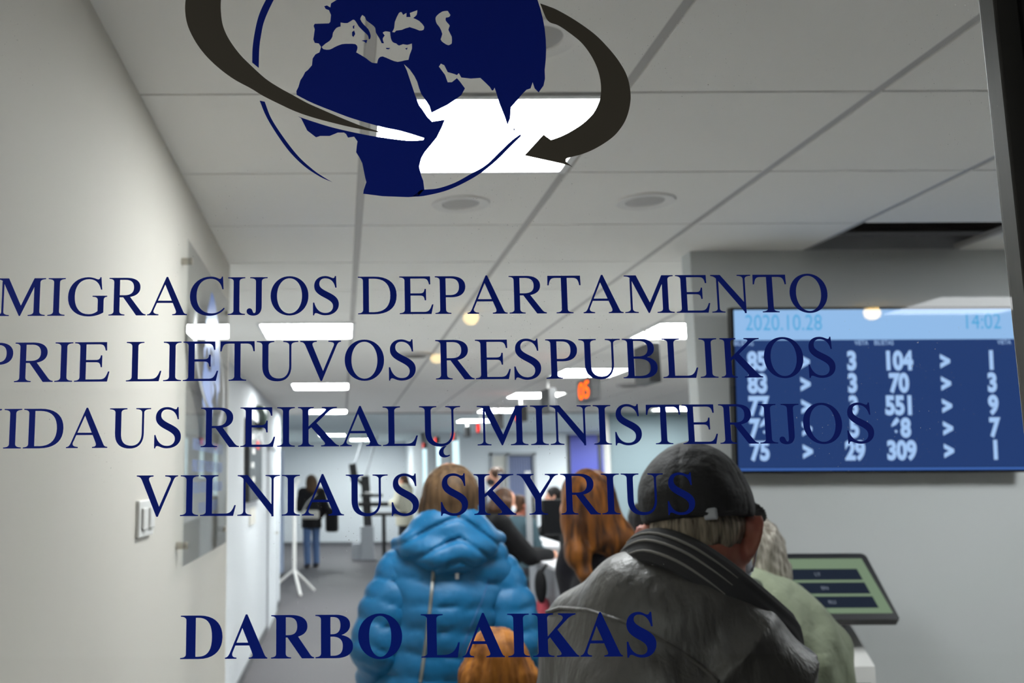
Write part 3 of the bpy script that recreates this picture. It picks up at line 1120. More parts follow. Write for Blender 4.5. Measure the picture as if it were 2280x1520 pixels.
# ================================================================== LIGHTS IN THE CEILING
def ceiling_panel(x0, y0, x1, y1, label, z=ZC, m='panel', drop=.012):
    t = thing('ceiling_light', label, 'ceiling light', ((x0 + x1) / 2, (y0 + y1) / 2, z), 0, 'square ceiling light panels')
    hx, hy = (x1 - x0) / 2, (y1 - y0) / 2
    mb = MB()
    b = .022
    mb.box((-hx, -hy, -drop), (hx, -hy + b, .004)).box((-hx, hy - b, -drop), (hx, hy, .004))
    mb.box((-hx, -hy + b, -drop), (-hx + b, hy - b, .004)).box((hx - b, -hy + b, -drop), (hx, hy - b, .004))
    mb.box((-hx + .002, -hy + .002, .004), (hx - .002, hy - .002, .022))
    mb.build('frame', M['panel_frame'], t)
    MB().box((-hx + b, -hy + b, -drop * .6), (hx - b, hy - b, .003)).build('diffuser', M[m], t)
    return t


ceiling_panel(*NEAR, 'large lit square ceiling panel right behind the globe emblem', z=ZC + .006, m='panel_near')
for (cy, lb) in ((5.90, 'first lit ceiling panel of the row beside the left wall'), (9.58, 'second lit ceiling panel of the row beside the left wall'),
                 (13.30, 'third lit ceiling panel of the row beside the left wall'), (20.8, 'farthest lit ceiling panel of the row beside the left wall')):
    ceiling_panel(-.505, cy - .31, .085, cy + .31, lb, m='panel_far' if cy > 12 else 'panel')
for (cy, lb) in ((5.97, 'lit ceiling panel beside the top of the screen wall'), (8.42, 'lit ceiling panel just before the red digit display'),
                 (10.77, 'third lit ceiling panel of the counter row'), (13.25, 'fourth lit ceiling panel of the counter row'), (15.70, 'farthest lit ceiling panel of the counter row')):
    ceiling_panel(1.895, cy - .33, 2.475, cy + .33, lb, m='panel_far' if cy > 12 else 'panel')
ceiling_panel(4.30, 12.72, 4.93, 13.38, 'lit ceiling panel in front of the blue grey partition')
ceiling_panel(2.5275, 2.195, 3.1275, 2.79, 'lit ceiling panel above the kiosk and the queue screen', z=ZC + .006, m='panel_near')
ceiling_panel(4.90, 6.0, 5.50, 6.6, 'lit ceiling panel hidden behind the screen wall')
ceiling_panel(4.30, 9.0, 4.90, 9.6, 'lit ceiling panel over the far side of the second counter')
ceiling_panel(.2, 23.2, .8, 23.8, 'lit ceiling panel nearest the far wall', m='panel_far')
ceiling_panel(4.90, 17.0, 5.50, 17.6, 'added hidden ceiling panel before the blue doors, brightening the back wall', m='back_fill')  # added with the next two, out of sight, as fill for the back wall
ceiling_panel(4.95, 15.3, 5.55, 15.9, 'added hidden ceiling panel right behind the blue grey partition, brightening the back wall', m='back_fill')
ceiling_panel(5.6, 18.2, 6.2, 18.8, 'added hidden ceiling panel brightening the back wall past the blue doors', m='back_fill')


def downlight(x, y, label):
    t = thing('downlight', label, 'downlight', (x, y, ZC), 0, 'round recessed downlights')
    MB().lathe([(.062, .0), (.066, -.004), (.095, -.006), (.098, -.001), (.098, .0)], n=40).build('trim_ring', M['white_metal'], t, smooth=True)
    MB().lathe([(.063, -.0005), (.05, -.003), (.02, -.0045), (.002, -.005)], n=32).build('lens', M['grid'], t, smooth=True)


downlight(.405, 3.125, 'unlit round downlight below the globe emblem')
downlight(1.02, 3.105, 'unlit round downlight below the arrow head')
downlight(.405, 1.90, 'unlit round downlight partly behind the curved arrow')

# hall lamps outside the door, mirrored in the glass
for x, y, lb in ((.715, -3.4, 'small warm globe lamp on the hall ceiling, mirrored in the glass at the word DEPARTAMENTO'), (.70, -5.2, 'small warm globe lamp farther down the hall ceiling'),
                 (2.87, -3.3, 'small warm globe lamp on the hall ceiling, mirrored above the queue screen')):
    t = thing('globe_lamp', lb, 'lamp', (x, y, ZC), 0, 'warm globe lamps in the hall')
    MB().lathe([(.03, 0), (.035, -.012), (.035, -.02)], n=24).build('base', M['white_metal'], t, smooth=True)
    MB().lathe([(.034, -.02), (.042, -.035), (.043, -.05), (.036, -.068), (.02, -.08), (.003, -.084)], n=24).build('globe', M['warm_lamp'], t, smooth=True)
ceiling_panel(3.05, -3.6, 3.75, -3.0, 'lit ceiling panel in the hall, mirrored in the glass over the screen', m='hall_panel')
ceiling_panel(-2.5, -1.7, -1.6, -.8, 'added ceiling panel in the hall behind the viewer, on the wall side, lighting the vinyl', m='door_panel')  # this and the next are added to light the vinyl, not mirrored in view
ceiling_panel(2.9, -1.5, 3.8, -.6, 'added ceiling panel in the hall behind the viewer, on the screen side, lighting the vinyl', m='door_panel')

# ================================================================== THE GLASS DOOR
d = thing('door_1', None, None, kind='structure')
XD_PANE = at(2178, 0, YG + .013).x + .004
MB().box((XL + .01, YG, .06), (XD_PANE, YG + .010, 2.40)).build('pane', M['glass'], d)
a0, a1 = at(2178, 0, YG + .013), at(2238, 604, YG + .013)
XD = (a0.x + a1.x) / 2
mb = MB()
mb.box((XD, YG - .010, .0), (XD + .024, YG + .013, 2.42), .002)
mb.build('stile', M['alu'], d)
MB().box((XD + .0245, YG - .004, 0), (XD + .031, YG + .013, 2.42)).build('gasket', M['rubber'], d)
mb = MB()
mb.box((XD + .0315, YG - .03, 0), (XD + .036, YG + .013, 2.42))
mb.build('seal_strip', M['alu'], d)
MB().box((XD + .0365, YG - .05, 0), (.74, YG + .03, 2.42)).build('jamb', M['black'], d)

YV = YG - .0006                            # vinyl sits on the outside face


def gp(u, v):
    return at(u, v, YV)


def z1(*pts):
    return [(380 + x / 3.305, y / 3.305) for x, y in pts]


def z2(*pts):
    return [(900 + x / 3.305, y / 3.305) for x, y in pts]


circ = [(889 + 327 * math.cos(a), 110 - 327 * math.sin(a)) for a in [math.radians(k) for k in range(-8, 92, 4)]]
LAND = (z1((1220, 0), (1180, 25), (1175, 55), (1150, 40), (1130, 45), (1140, 65), (1165, 75), (1180, 110), (1175, 160), (1165, 172), (1060, 175), (1052, 190), (1060, 215), (1055, 255), (1050, 290), (1060, 315), (1090, 320), (1107, 345),
           (1095, 385), (1065, 400), (1045, 430), (1040, 480), (1010, 515), (990, 530), (975, 560), (955, 590), (940, 640), (925, 670), (930, 760), (935, 855), (960, 870), (985, 920), (1005, 960), (1070, 1010), (1100, 1000), (1170, 1000), (1230, 975), (1275, 975), (1290, 985), (1305, 1012), (1350, 1005), (1375, 1040), (1370, 1070), (1365, 1120), (1390, 1160), (1410, 1200), (1420, 1250), (1432, 1310), (1440, 1340), (1420, 1400), (1417, 1425), (1560, 1443))
        + z2((31, 1450), (100, 1444), (148, 1395), (140, 1330), (125, 1290), (110, 1225), (125, 1165), (150, 1120), (200, 1060), (240, 1010), (275, 940), (300, 880), (205, 895), (170, 860), (130, 800), (110, 775), (80, 700), (60, 640), (20, 520), (-2, 472), (40, 510), (75, 560), (95, 600), (110, 650), (125, 690), (160, 740), (185, 780), (200, 830),
             (250, 805), (320, 770), (380, 730), (420, 700), (447, 650), (410, 600), (388, 575), (350, 605), (320, 605), (300, 550), (255, 490), (270, 468), (295, 480), (320, 530), (370, 545), (388, 552), (402, 538), (420, 570), (490, 578), (560, 573), (600, 610), (630, 640), (645, 665), (655, 665), (665, 645), (680, 690), (700, 760), (740, 860), (760, 920), (780, 870), (785, 790), (820, 750), (870, 690), (900, 660), (930, 650), (945, 605), (960, 650), (990, 680), (1010, 650), (1025, 630), (1036, 580))
        + circ + [(830, -150), (780, -110), (745, -60), (765, -20)])
MED = z1((1112, 345), (1140, 320), (1170, 300), (1190, 270), (1195, 240), (1220, 205), (1250, 195), (1250, 165), (1300, 170), (1340, 145), (1360, 155), (1385, 195), (1430, 240), (1452, 262), (1458, 288), (1466, 288), (1472, 262), (1455, 215), (1420, 180), (1395, 140), (1410, 110), (1430, 125), (1440, 150), (1480, 180), (1505, 205), (1510, 240), (1535, 280), (1553, 318), (1570, 318), (1560, 285), (1575, 262), (1560, 240), (1580, 230), (1615, 235), (1620, 280), (1635, 310), (1660, 320), (1680, 335), (1710, 325), (1740, 330), (1775, 320), (1775, 360), (1760, 400), (1750, 440), (1720, 445), (1670, 455), (1620, 440), (1560, 415), (1530, 430), (1520, 465), (1480, 460), (1440, 430), (1400, 405), (1365, 385), (1375, 350), (1360, 325), (1310, 322), (1260, 325), (1210, 345), (1170, 365), (1125, 362))
BLACKSEA = z1((1630, 235), (1645, 205), (1650, 160), (1680, 95), (1700, 90), (1710, 110), (1735, 95), (1735, 125), (1765, 125), (1760, 95), (1815, 75), (1810, 110), (1785, 132), (1830, 155), (1865, 195), (1860, 220), (1830, 225), (1760, 200), (1700, 220), (1660, 225), (1648, 238))
CASP = z2((230, 140), (240, 115), (280, 85), (320, 80), (340, 110), (330, 125), (306, 130), (305, 150), (320, 170), (335, 190), (325, 220), (350, 270), (350, 320), (325, 333), (290, 315), (268, 290), (280, 250), (260, 200), (240, 175))
GAP = z1((560, 440), (650, 500), (750, 580), (850, 650), (945, 708), (1050, 760), (1200, 820), (1350, 875), (1560, 935), (1700, 965), (1865, 1015), (1860, 1030), (1750, 1035), (1560, 1012), (1400, 985), (1200, 940), (1050, 895), (935, 855), (800, 800), (655, 735), (590, 690), (560, 600))
ISLES = [z1((1335, 235), (1350, 225), (1358, 250), (1345, 272), (1335, 262)), z1((1340, 192), (1352, 185), (1350, 212), (1341, 208)), z1((1405, 298), (1447, 293), (1440, 318), (1425, 306)), z1((1585, 352), (1617, 354), (1602, 363), (1586, 360)), z1((1725, 358), (1744, 350), (1738, 366)), z2((805, 935), (815, 950), (812, 970), (802, 955))]
ARC_A = z1((700, 0), (650, 110), (620, 230), (603, 350), (600, 460), (648, 500), (652, 360), (665, 260), (690, 150), (758, 0), (830, -110), (930, -230), (860, -230), (770, -120))
ARC_B = z1((655, 740), (700, 850), (770, 970), (870, 1110), (980, 1220), (1100, 1300), (1190, 1340), (1130, 1305), (1050, 1250), (940, 1150), (830, 1010), (740, 870), (692, 748))
ARC_C = z2((60, 1447), (150, 1440), (300, 1405), (430, 1350), (560, 1275), (680, 1180), (780, 1080), (860, 1002), (858, 985), (790, 1035), (700, 1120), (600, 1215), (480, 1285), (370, 1345), (250, 1385), (150, 1395), (120, 1400))
ARROW_1 = z1((110, 0), (108, 100), (130, 200), (185, 310), (260, 410), (360, 505), (470, 585), (590, 650), (680, 705), (800, 765), (920, 820), (1050, 865), (1200, 905), (1350, 940), (1530, 974), (1530, 966), (1400, 925), (1250, 865), (1100, 800), (1000, 755), (900, 700), (800, 645), (700, 580), (600, 490), (510, 400), (430, 290), (385, 190), (370, 90), (370, 0), (385, -90), (440, -210), (520, -320), (380, -320), (230, -210), (140, -100))
ARROW_2 = z2((1000, 25), (1065, 48), (1130, 75), (1260, 150), (1400, 250), (1500, 350), (1580, 450), (1640, 560), (1665, 680), (1660, 780), (1630, 880), (1580, 960), (1520, 1020), (1420, 1085), (1320, 1130), (1210, 1160), (1190, 1170), (1190, 1190), (1240, 1228), (1180, 1208), (885, 1143), (1025, 990), (1080, 1030), (1150, 1005), (1230, 965), (1320, 905), (1390, 835), (1430, 760), (1447, 690), (1445, 600), (1420, 500), (1370, 400), (1300, 310), (1200, 230), (1130, 185), (1055, 150))


def smooth(poly, sharp=50, n=5):
    """round off a traced outline, keeping its sharp corners"""
    out = []
    N = len(poly)
    P2 = [np.array(p, float) for p in poly]

    def corner(i):
        a, b = P2[i] - P2[i - 1], P2[(i + 1) % N] - P2[i]
        return math.degrees(math.acos(max(-1, min(1, float(a @ b) / max(1e-9, np.linalg.norm(a) * np.linalg.norm(b)))))) > sharp
    for i in range(N):
        p0, p1, p2, p3 = P2[i - 1], P2[i], P2[(i + 1) % N], P2[(i + 2) % N]
        if corner(i):
            p0 = 2 * p1 - p2
        if corner((i + 1) % N):
            p3 = 2 * p2 - p1
        for k in range(n):
            t = k / n
            out.append(tuple(.5 * (2 * p1 + (p2 - p0) * t + (2 * p0 - 5 * p1 + 4 * p2 - p3) * t * t + (3 * p1 - p0 - 3 * p2 + p3) * t ** 3)))
    return out


ARROW_1, ARROW_2, ARC_A, ARC_B, ARC_C, GAP = [smooth(q) for q in (ARROW_1, ARROW_2, ARC_A, ARC_B, ARC_C, GAP)]
MED, BLACKSEA, CASP = [smooth(q, 60, 2) for q in (MED, BLACKSEA, CASP)]


def emblem(map3d, label, name='vinyl_emblem', cat='emblem', mv='vinyl', mg='vinyl_grey', parent=None):
    e = parent or tag(bpy.data.objects.new(name, None), label, cat)
    if parent is None:
        C.objects.link(e)
    q = lambda p: map3d(p.x, p.y)
    flat_mesh([(LAND, [MED, BLACKSEA, CASP, GAP])] + [(i, []) for i in ISLES], q, 'globe', M[mv], e)
    for a in (ARC_A, ARC_B, ARC_C):
        flat_mesh([(a, [])], q, 'outline_arc', M[mv], e)
    for a in (ARROW_1, ARROW_2):
        flat_mesh([(a, [])], q, 'arrow', M[mg], e)
    return e


emblem(gp, 'large navy globe emblem with two dark curved arrows on the glass door')

LINES = (('MIGRACIJOS DEPARTAMENTO', -12, 703.5, 1850, 694.5, SERIF, 'navy serif line reading MIGRACIJOS DEPARTAMENTO on the glass, topmost of the five'),
         ('PRIE LIETUVOS RESPUBLIKOS', -46, 851, 1871, 839, SERIF, 'navy serif line reading PRIE LIETUVOS RESPUBLIKOS on the glass'),
         ('VIDAUS REIKALŲ MINISTERIJOS', -92, 999, 1957, 985.5, SERIF, 'navy serif line reading VIDAUS REIKALŲ MINISTERIJOS on the glass'),
         ('VILNIAUS SKYRIUS', 300, 1149, 1558, 1144, SERIF, 'navy serif line reading VILNIAUS SKYRIUS on the glass'),
         ('DARBO LAIKAS', 399, 1467, 1469, 1460.5, BOLD, 'bold navy serif line reading DARBO LAIKAS low on the glass'))
for tx, u0, v0, u1, v1, fnt, lb in LINES:
    o = set_line(tx, fnt, gp(u0, v0), gp(u1, v1), Vector((0, 0, 1)), 'vinyl_lettering', M['vinyl'])
    tag(o, lb, 'lettering', 'lines of vinyl lettering on the glass')

# ================================================================== LEFT WALL: ACRYLIC SIGN, SWITCH, PLAQUE
XS = XL + .028
pA, pB = at_x(420, 533, XS), at_x(420, 1253, XS)
pC = at_x(503, 1208, XS)
SZ0, SZ1, SY0, SY1 = (pB.z + pC.z) / 2, pA.z, pA.y, pC.y
sg = thing('acrylic_sign', 'clear acrylic sign with blue globe emblem on steel standoffs on the left wall', 'sign', (XL, (SY0 + SY1) / 2, SZ0))
ox, oy, oz = sg.location
MB().box((XS - .005 - ox, SY0 - oy, 0), (XS - ox, SY1 - oy, SZ1 - SZ0)).build('panel', M['acrylic'], sg)
for yy in (SY0 + .05, SY1 - .05):
    for zz in (.055, SZ1 - SZ0 - .055):
        mb = MB()
        mb.tube([(.0, yy - oy, zz), (XS - ox + .006, yy - oy, zz)], .011, 16)
        mb.build('standoff', M['chrome'], sg, smooth=True)
M['print_blue'] = mat('blue_print', (58, 110, 196), 0.35)
M['print_grey'] = mat('grey_print', (120, 122, 126), 0.35)
cy, cz, sc = (SY0 + SY1) / 2 - oy, .63, .00080
em = lambda u, v: Vector((XS - ox + .0006, cy + (u - 900) * sc, cz + (110 - v) * sc))
flat_mesh([(LAND, [MED, BLACKSEA, CASP, GAP])], lambda p: em(p.x, p.y), 'globe_print', M['print_blue'], sg)
for a_ in (ARROW_1, ARROW_2):
    flat_mesh([(a_, [])], lambda p: em(p.x, p.y), 'arrow_print', M['print_grey'], sg)
rows = ('MIGRACIJOS DEPARTAMENTO', 'PRIE LIETUVOS RESPUBLIKOS', 'VIDAUS REIKALŲ MINISTERIJOS', 'VILNIAUS SKYRIUS')
for k, t_ in enumerate(rows):
    wd = .74 if k < 3 else .46
    zz = .335 - k * .066
    set_line(t_, SERIF, Vector((XS - ox + .0006, cy - wd / 2, zz)), Vector((XS - ox + .0006, cy + wd / 2, zz)), Vector((0, 0, 1)), 'text_print', M['print_blue'], sg)

sw = thing('light_switch', 'white double switch plate on the left wall under the letter V', 'switch', (XL, 2.34, 1.655))
MB().box((0, -.085, -.043), (.010, .085, .043), .003).build('plate', M['white'], sw)
for yy in (-.04, .04):
    MB().box((.010, yy - .026, -.026), (.017, yy + .026, .026), .004).build('rocker', M['white'], sw)

pq = thing('wall_plaque', 'dark notice board with small red and white marks on the recessed left wall', 'notice board', (XR2, 9.3, 1.55))
py0, py1, pz0, pz1 = -.62, .75, -.02, .74
MB().box((0, py0, pz0), (.05, py1, pz1), .004).build('board', M['black'], pq)
mb = MB()
for k in range(4):
    mb.box((.05, py0 + .15 + .1 * (k % 2), .55 - k * .13), (.053, py0 + .38 + .1 * (k % 2), .60 - k * .13))
mb.build('white_print', M['white'], pq)
MB().box((.05, .05, .48), (.053, .35, .56)).build('red_print', mat('red_print', (170, 30, 40), .5), pq)
M['knob_green'] = mat('dark_green_plastic', (26, 40, 34), .3)
mb = MB()
mb.tube([(.05, .25, .68), (.09, .25, .72), (.10, .25, .82), (.07, .25, .88), (.02, .25, .90)], [.03, .045, .05, .045, .02], 14)
mb.build('hood', M['knob_green'], pq, smooth=True)
ns = MB().box((XR2, 9.15, 1.30), (XR2 + .012, 9.75, 1.46), .002).build('door_sign', M['beige'])
tag(ns, 'small beige plate under the dark notice board on the recessed wall', 'sign')

# ================================================================== QUEUE SCREEN ON THE RIGHT WALL
YT = Y_TV - .09
tA, tB, tD = at(1619, 684, YT), at(2262, 686, YT), at(1622, 1052, YT)
TW, THh = tB.x - tA.x, tA.z - tD.z
tilt = math.radians(4.5)
tv = thing('queue_screen', 'wall mounted queue display screen with ticket numbers and a pale blue header', 'screen', ((tA.x + tB.x) / 2, Y_TV - .02, tD.z))
ox, oy, oz = tv.location
ct, st = math.cos(tilt), math.sin(tilt)
rotT = Matrix.Rotation(tilt, 3, 'X')


def tvp(x, z, d=0.0):
    """point on the screen: x from its left edge, z from its bottom, d towards the viewer"""
    v = rotT @ Vector((x - TW / 2, -.05 - d, z))
    return v


def tvbox(x0, z0, x1, z1, d0, d1, name, m, bev=0.0):
    mb = MB()
    mb.box((x0 - TW / 2, -.05 - d1, z0), (x1 - TW / 2, -.05 - d0, z1), bev, rotT, (0, 0, 0))
    return mb.build(name, m, tv)


tvbox(0, 0, TW, THh, -.035, .004, 'bezel', M['black'], .003)
MB().box((-.2, -.012, .1), (.2, .0195, THh - .15)).build('bracket', M['dark'], tv)
bz = .011
hz = THh * .80
tvbox(bz, bz + .012, TW - bz, hz, .004, .0046, 'screen', emission('screen_navy', (44, 70, 128), .85))
tvbox(bz, bz, TW - bz, bz + .010, .004, .0046, 'screen_footer', emission('screen_footer', (70, 110, 190), .9))
tvbox(bz, hz, TW - bz, THh - bz, .004, .0046, 'screen_header', emission('screen_header', (158, 200, 250), .95))
M['scr_cyan'] = emission('screen_cyan', (92, 182, 240), .9)
M['scr_white'] = emission('screen_white', (172, 206, 255), 1.0)
EXT, EYT = rotT @ Vector((1, 0, 0)), rotT @ Vector((0, 0, 1))


def tvtext(s_, fx, fz, size, m, name, align='CENTER', thin=.0, wide=.78):
    return sans_text(s_, size, tvp(fx * TW, fz * THh, .0052), EXT, EYT, m, name, tv, align, thin, wide)


tvtext('2020.10.28', .046, .860, .088, M['scr_cyan'], 'date_text', 'LEFT')
tvtext('14:02', .926, .863, .088, M['scr_cyan'], 'time_text', 'RIGHT')
ROWS = (('85', '3', '104', '1'), ('83', '3', '70', '3'), ('77', '3', '551', '9'), ('76', '5', '68', '7'), ('75', '29', '309', '1'))
for k, r in enumerate(ROWS):
    fz = .622 - k * .1345
    for fx, s_ in ((.084, r[0]), (.247, '>'), (.408, r[1]), (.566, r[2]), (.727, '>'), (.885, r[3])):
        tvtext(s_, fx, fz, .098 if s_ != '>' else .085, M['scr_white'], 'number_text' if s_ != '>' else 'arrow_text', 'CENTER', .005)
for fx, s_ in ((.040, 'BILIETAS'), (.443, 'VIETA'), (.520, 'BILIETAS'), (.932, 'VIETA')):
    tvtext(s_, fx, .768, .026, M['scr_white'], 'caption_text', 'CENTER')

# ================================================================== TOUCH KIOSK
kA, kB = at(1930, 1232, 3.60), at(2006, 1379, 3.385)
KW = .45
kx1 = (kA.x + kB.x) / 2
kx0 = kx1 - KW
kt = thing('touch_kiosk', 'white ticket kiosk with slanted dark framed touch screen by the right wall', 'kiosk', ((kx0 + kx1) / 2, 3.50, 0))
ox, oy, oz = kt.location
dn = Vector((0, kB.y - kA.y, kB.z - kA.z))
KL = dn.length
dn.normalize()
nrm = Vector((0, dn.z, -dn.y))
if nrm.y > 0:
    nrm = -nrm
O_ = Vector((kx0 - ox, kA.y - oy, kA.z))


def kp(x, t, d=0.0):
    return O_ + Vector((1, 0, 0)) * x + dn * t + nrm * d


def kslab(x0, t0, x1, t1, d0, d1, name, m):
    mb = MB()
    mb.prism([kp(x0, t0, d0), kp(x1, t0, d0), kp(x1, t1, d0), kp(x0, t1, d0)], nrm * (d1 - d0))
    return mb.build(name, m, kt)


mb = MB()
rr = .018
pts = []
for (cx_, ct_, a0_) in ((KW - rr, rr, 0), (KW - rr, KL - rr * .4, 90), (rr, KL - rr * .4, 180), (rr, rr, 270)):
    r_ = rr if a0_ in (0, 270) else rr * .4
    for k in range(5):
        a = math.radians(a0_ - 90 + k * 22.5)
        pts.append(kp(cx_ + r_ * math.cos(a), ct_ + r_ * math.sin(a), -.028))
mb.prism(pts, nrm * .03)
mb.build('bezel', M['dark'], kt)
kslab(.024, .026, KW - .024, KL - .026, .0015, .003, 'screen', emission('kiosk_green', (165, 190, 158), .52))
M['key'] = emission('kiosk_key', (38, 46, 62), .8)
for k in range(3):
    kslab(.085, .075 + k * .062, KW - .063, .075 + k * .062 + .050, .003, .0036, 'screen_button', M['key'])
M['keytxt'] = emission('kiosk_text', (170, 180, 200), .6)
for k, s_ in enumerate(('LT', 'EN', 'RU')):
    sans_text(s_, .020, kp(KW / 2 + .01, .075 + k * .062 + .032, .0042), (1, 0, 0), -dn, M['keytxt'], 'button_text', kt, 'CENTER')
# pedestal, its top cut at a slant
kx_ = at(1940, 1470, 3.42).x - ox
prof = [(-.10, .0), (.16, .0), (.16, 1.30), (.02, 1.20), (-.10, 1.10)]
mb = MB()
mb.prism([(kx_ - .30, y, z) for y, z in prof], (.30, 0, 0))
mb.build('pedestal', M['white'], kt)
MB().box((kx_ - .22, -.104, 1.03), (kx_ - .02, -.099, 1.045)).build('ticket_slot', mat('slot_green', (20, 60, 50), .4), kt)
MB().box((kx_ - .24, .10, 1.15), (kx_ - .06, .16, 1.40)).build('neck', M['grey'], kt)

# ================================================================== DISPLAYS HANGING OVER THE COUNTERS
def hang_display(u, v, Y, label, lit, digits='05', w_=.34, h_=.17, rz=0.0):
    p = at(u, v, Y)
    t = thing('counter_display', label, 'display', p, rz, 'number displays hanging over the counters')
    MB().box((-.035, -w_ / 2, -h_ / 2), (.035, w_ / 2, h_ / 2), .004).build('housing', M['dark'], t)
    top = ZC - p.z
    mb = MB()
    mb.tube([(0, 0, h_ / 2 - .002), (0, 0, top + .002)], .011, 8)
    mb.build('pole', M['white_metal'], t, smooth=True)
    MB().lathe([(.03, top - .012), (.03, top + .002)], n=16).build('ceiling_rose', M['white_metal'], t)
    if lit:
        o = sans_text(digits, h_ * 1.05, (-.0365, w_ * .36, -h_ * .37), (0, -1, 0), (0, 0, 1), M['red_led'] if lit == 'red' else M['amber_led'], 'led_digits', t, 'LEFT', .004)
        bpy.context.view_layer.update()
        xs = [q.co.y for q in o.data.vertices]
        k = w_ * .78 / max(1e-6, max(xs) - min(xs))
        for q in o.data.vertices:
            q.co.y = (q.co.y - (max(xs) + min(xs)) / 2) * k
    return t


hang_display(1441, 812, 5.9, 'dark number display hanging nearest the screen wall', None, h_=.24, w_=.30)
hang_display(1310, 868, 7.3, 'hanging display showing amber red digits 05', 'amber', h_=.17, w_=.42)
hang_display(1221, 893, 9.0, 'dark number display hanging just past the lit 05 display', None, h_=.22, w_=.38)
hang_display(1160, 922, 10.6, 'small dark display with a red light over the counter, next beyond the dark one', 'red', '02', h_=.17, w_=.36)
hang_display(1110, 938, 12.3, 'dark display on a white pole, sixth from the back', None, h_=.19, w_=.34)
hang_display(1070, 952, 13.9, 'dark display with a red light beneath the fifth counter panel light', 'red', '04', h_=.16, w_=.36)
hang_display(1040, 961, 15.6, 'small dark display, fourth from the back of the row', None, h_=.17, w_=.34)
hang_display(1013, 971, 17.0, 'tiny display with red light, third from the back', 'red', '07', h_=.15, w_=.36)
hang_display(973, 980, 18.6, 'tiny display with red light, second from the back', 'red', '08', h_=.13, w_=.36)
hang_display(946, 992, 19.6, 'farthest tiny display with red light over the bright strips', 'red', '09', h_=.12, w_=.34)

# bright vertical light strips on the far partition
for u, va, vb, wd in ((945, 996, 1100, .085), (976, 990, 1062, .085), (1014, 972, 1056, .13)):
    a, b = at(u, va, Y_BACK2 - .05), at(u, vb, Y_BACK2 - .05)
    lb = {945: 'narrow bright light strip on the far wall, nearest the corner', 976: 'narrow bright light strip between two others on the far wall', 1014: 'widest bright light strip on the far wall, above the blue hood'}[u]
    t = thing('light_strip', lb, 'light', (a.x, Y_BACK2 - .026, b.z), 0, 'vertical light strips on the far wall')
    MB().box((-wd / 2 - .02, -.02, -.02), (wd / 2 + .02, .03, a.z - b.z + .02)).build('frame', M['white_metal'], t)
    MB().box((-wd / 2, -.026, 0), (wd / 2, -.02, a.z - b.z)).build('tube', emission('cool_strip', (214, 244, 255), 1.5), t)

# ================================================================== COUNTERS AND THINGS ON THEM
def counter(x0, y0, x1, y1, z, label):
    t = thing('service_counter', label, 'counter', (x0, y0, 0), 0, 'service counters')
    MB().box((0, 0, z - .035), (x1 - x0, y1 - y0, z), .004).build('worktop', M['laminate'], t)
    MB().box((.05, .03, 0), (.08, y1 - y0 - .03, z - .035)).build('front_panel', M['desk_front'], t)
    for yy in (.0, y1 - y0 - .03):
        MB().box((.08, yy, 0), (x1 - x0 - .05, yy + .03, z - .035)).build('side_panel', M['desk_front'], t)
    return t


CZ = 1.02
counter(1.72, 6.7, 2.42, 9.3, CZ, 'pale service counter nearest the door, with a dark monitor on it')
counter(1.72, 10.3, 2.42, 12.3, CZ, 'second pale service counter down the row')
counter(1.74, 13.6, 2.44, 15.6, CZ, 'third pale service counter down the row')
counter(1.76, 16.4, 2.46, 18.6, CZ, 'farthest pale service counter')


def monitor(x, y, z, rz, label, w_=.5, h_=.31):
    t = thing('monitor', label, 'monitor', (x, y, z), rz, 'computer monitors on the counters')
    MB().box((-.11, -.09, 0), (.11, .09, .012), .004).build('base', M['dark'], t)
    MB().box((-.025, -.015, .012), (.025, .015, .22)).build('stand', M['dark'], t)
    MB().box((-w_ / 2, -.018, .20), (w_ / 2, .018, .20 + h_), .005).build('screen_case', M['black'], t)


monitor(2.02, 8.95, CZ, math.radians(35), 'black monitor on the nearest counter, beside the ginger haired woman', .52, .32)
monitor(2.15, 10.9, CZ, math.radians(75), 'black monitor on the second counter', .5, .31)
monitor(2.15, 14.4, CZ, math.radians(75), 'black monitor on the third counter', .5, .31)
for k, (u, v, Y) in enumerate(((1190, 1205, 8.8), (1206, 1207, 8.6))):
    p = (Vector((2.10, 9.22, 0)), Vector((2.20, 8.5, 0)))[k]
    t = thing('sanitizer_bottle', ('white pump bottle on the far end of the nearest counter', 'white pump bottle on the nearest counter in front of the monitor')[k], 'bottle', (p.x, p.y, CZ))
    MB().lathe([(.03, 0), (.034, .01), (.034, .11), (.014, .14), (.014, .16)], n=20).build('bottle', M['white'], t, smooth=True)
    mb = MB()
    mb.tube([(0, 0, .158), (0, 0, .185), (-.035, 0, .18)], .006, 8)
    mb.build('pump', M['white'], t, smooth=True)
# grey frame post with glass shield at the counter
for yy, lb in ((9.15, 'slim grey post of the counter shield near the bald visitor'), (10.5, 'slim grey post standing on the second counter')):
    p = at(1178 if yy < 10 else 1118, 1150, yy)
    o = MB().box((p.x - .025, yy - .025, CZ), (p.x + .025, yy + .025, CZ + .78)).build('shield_post', M['grey'])
    tag(o, lb, 'post', 'grey shield posts on the counters')

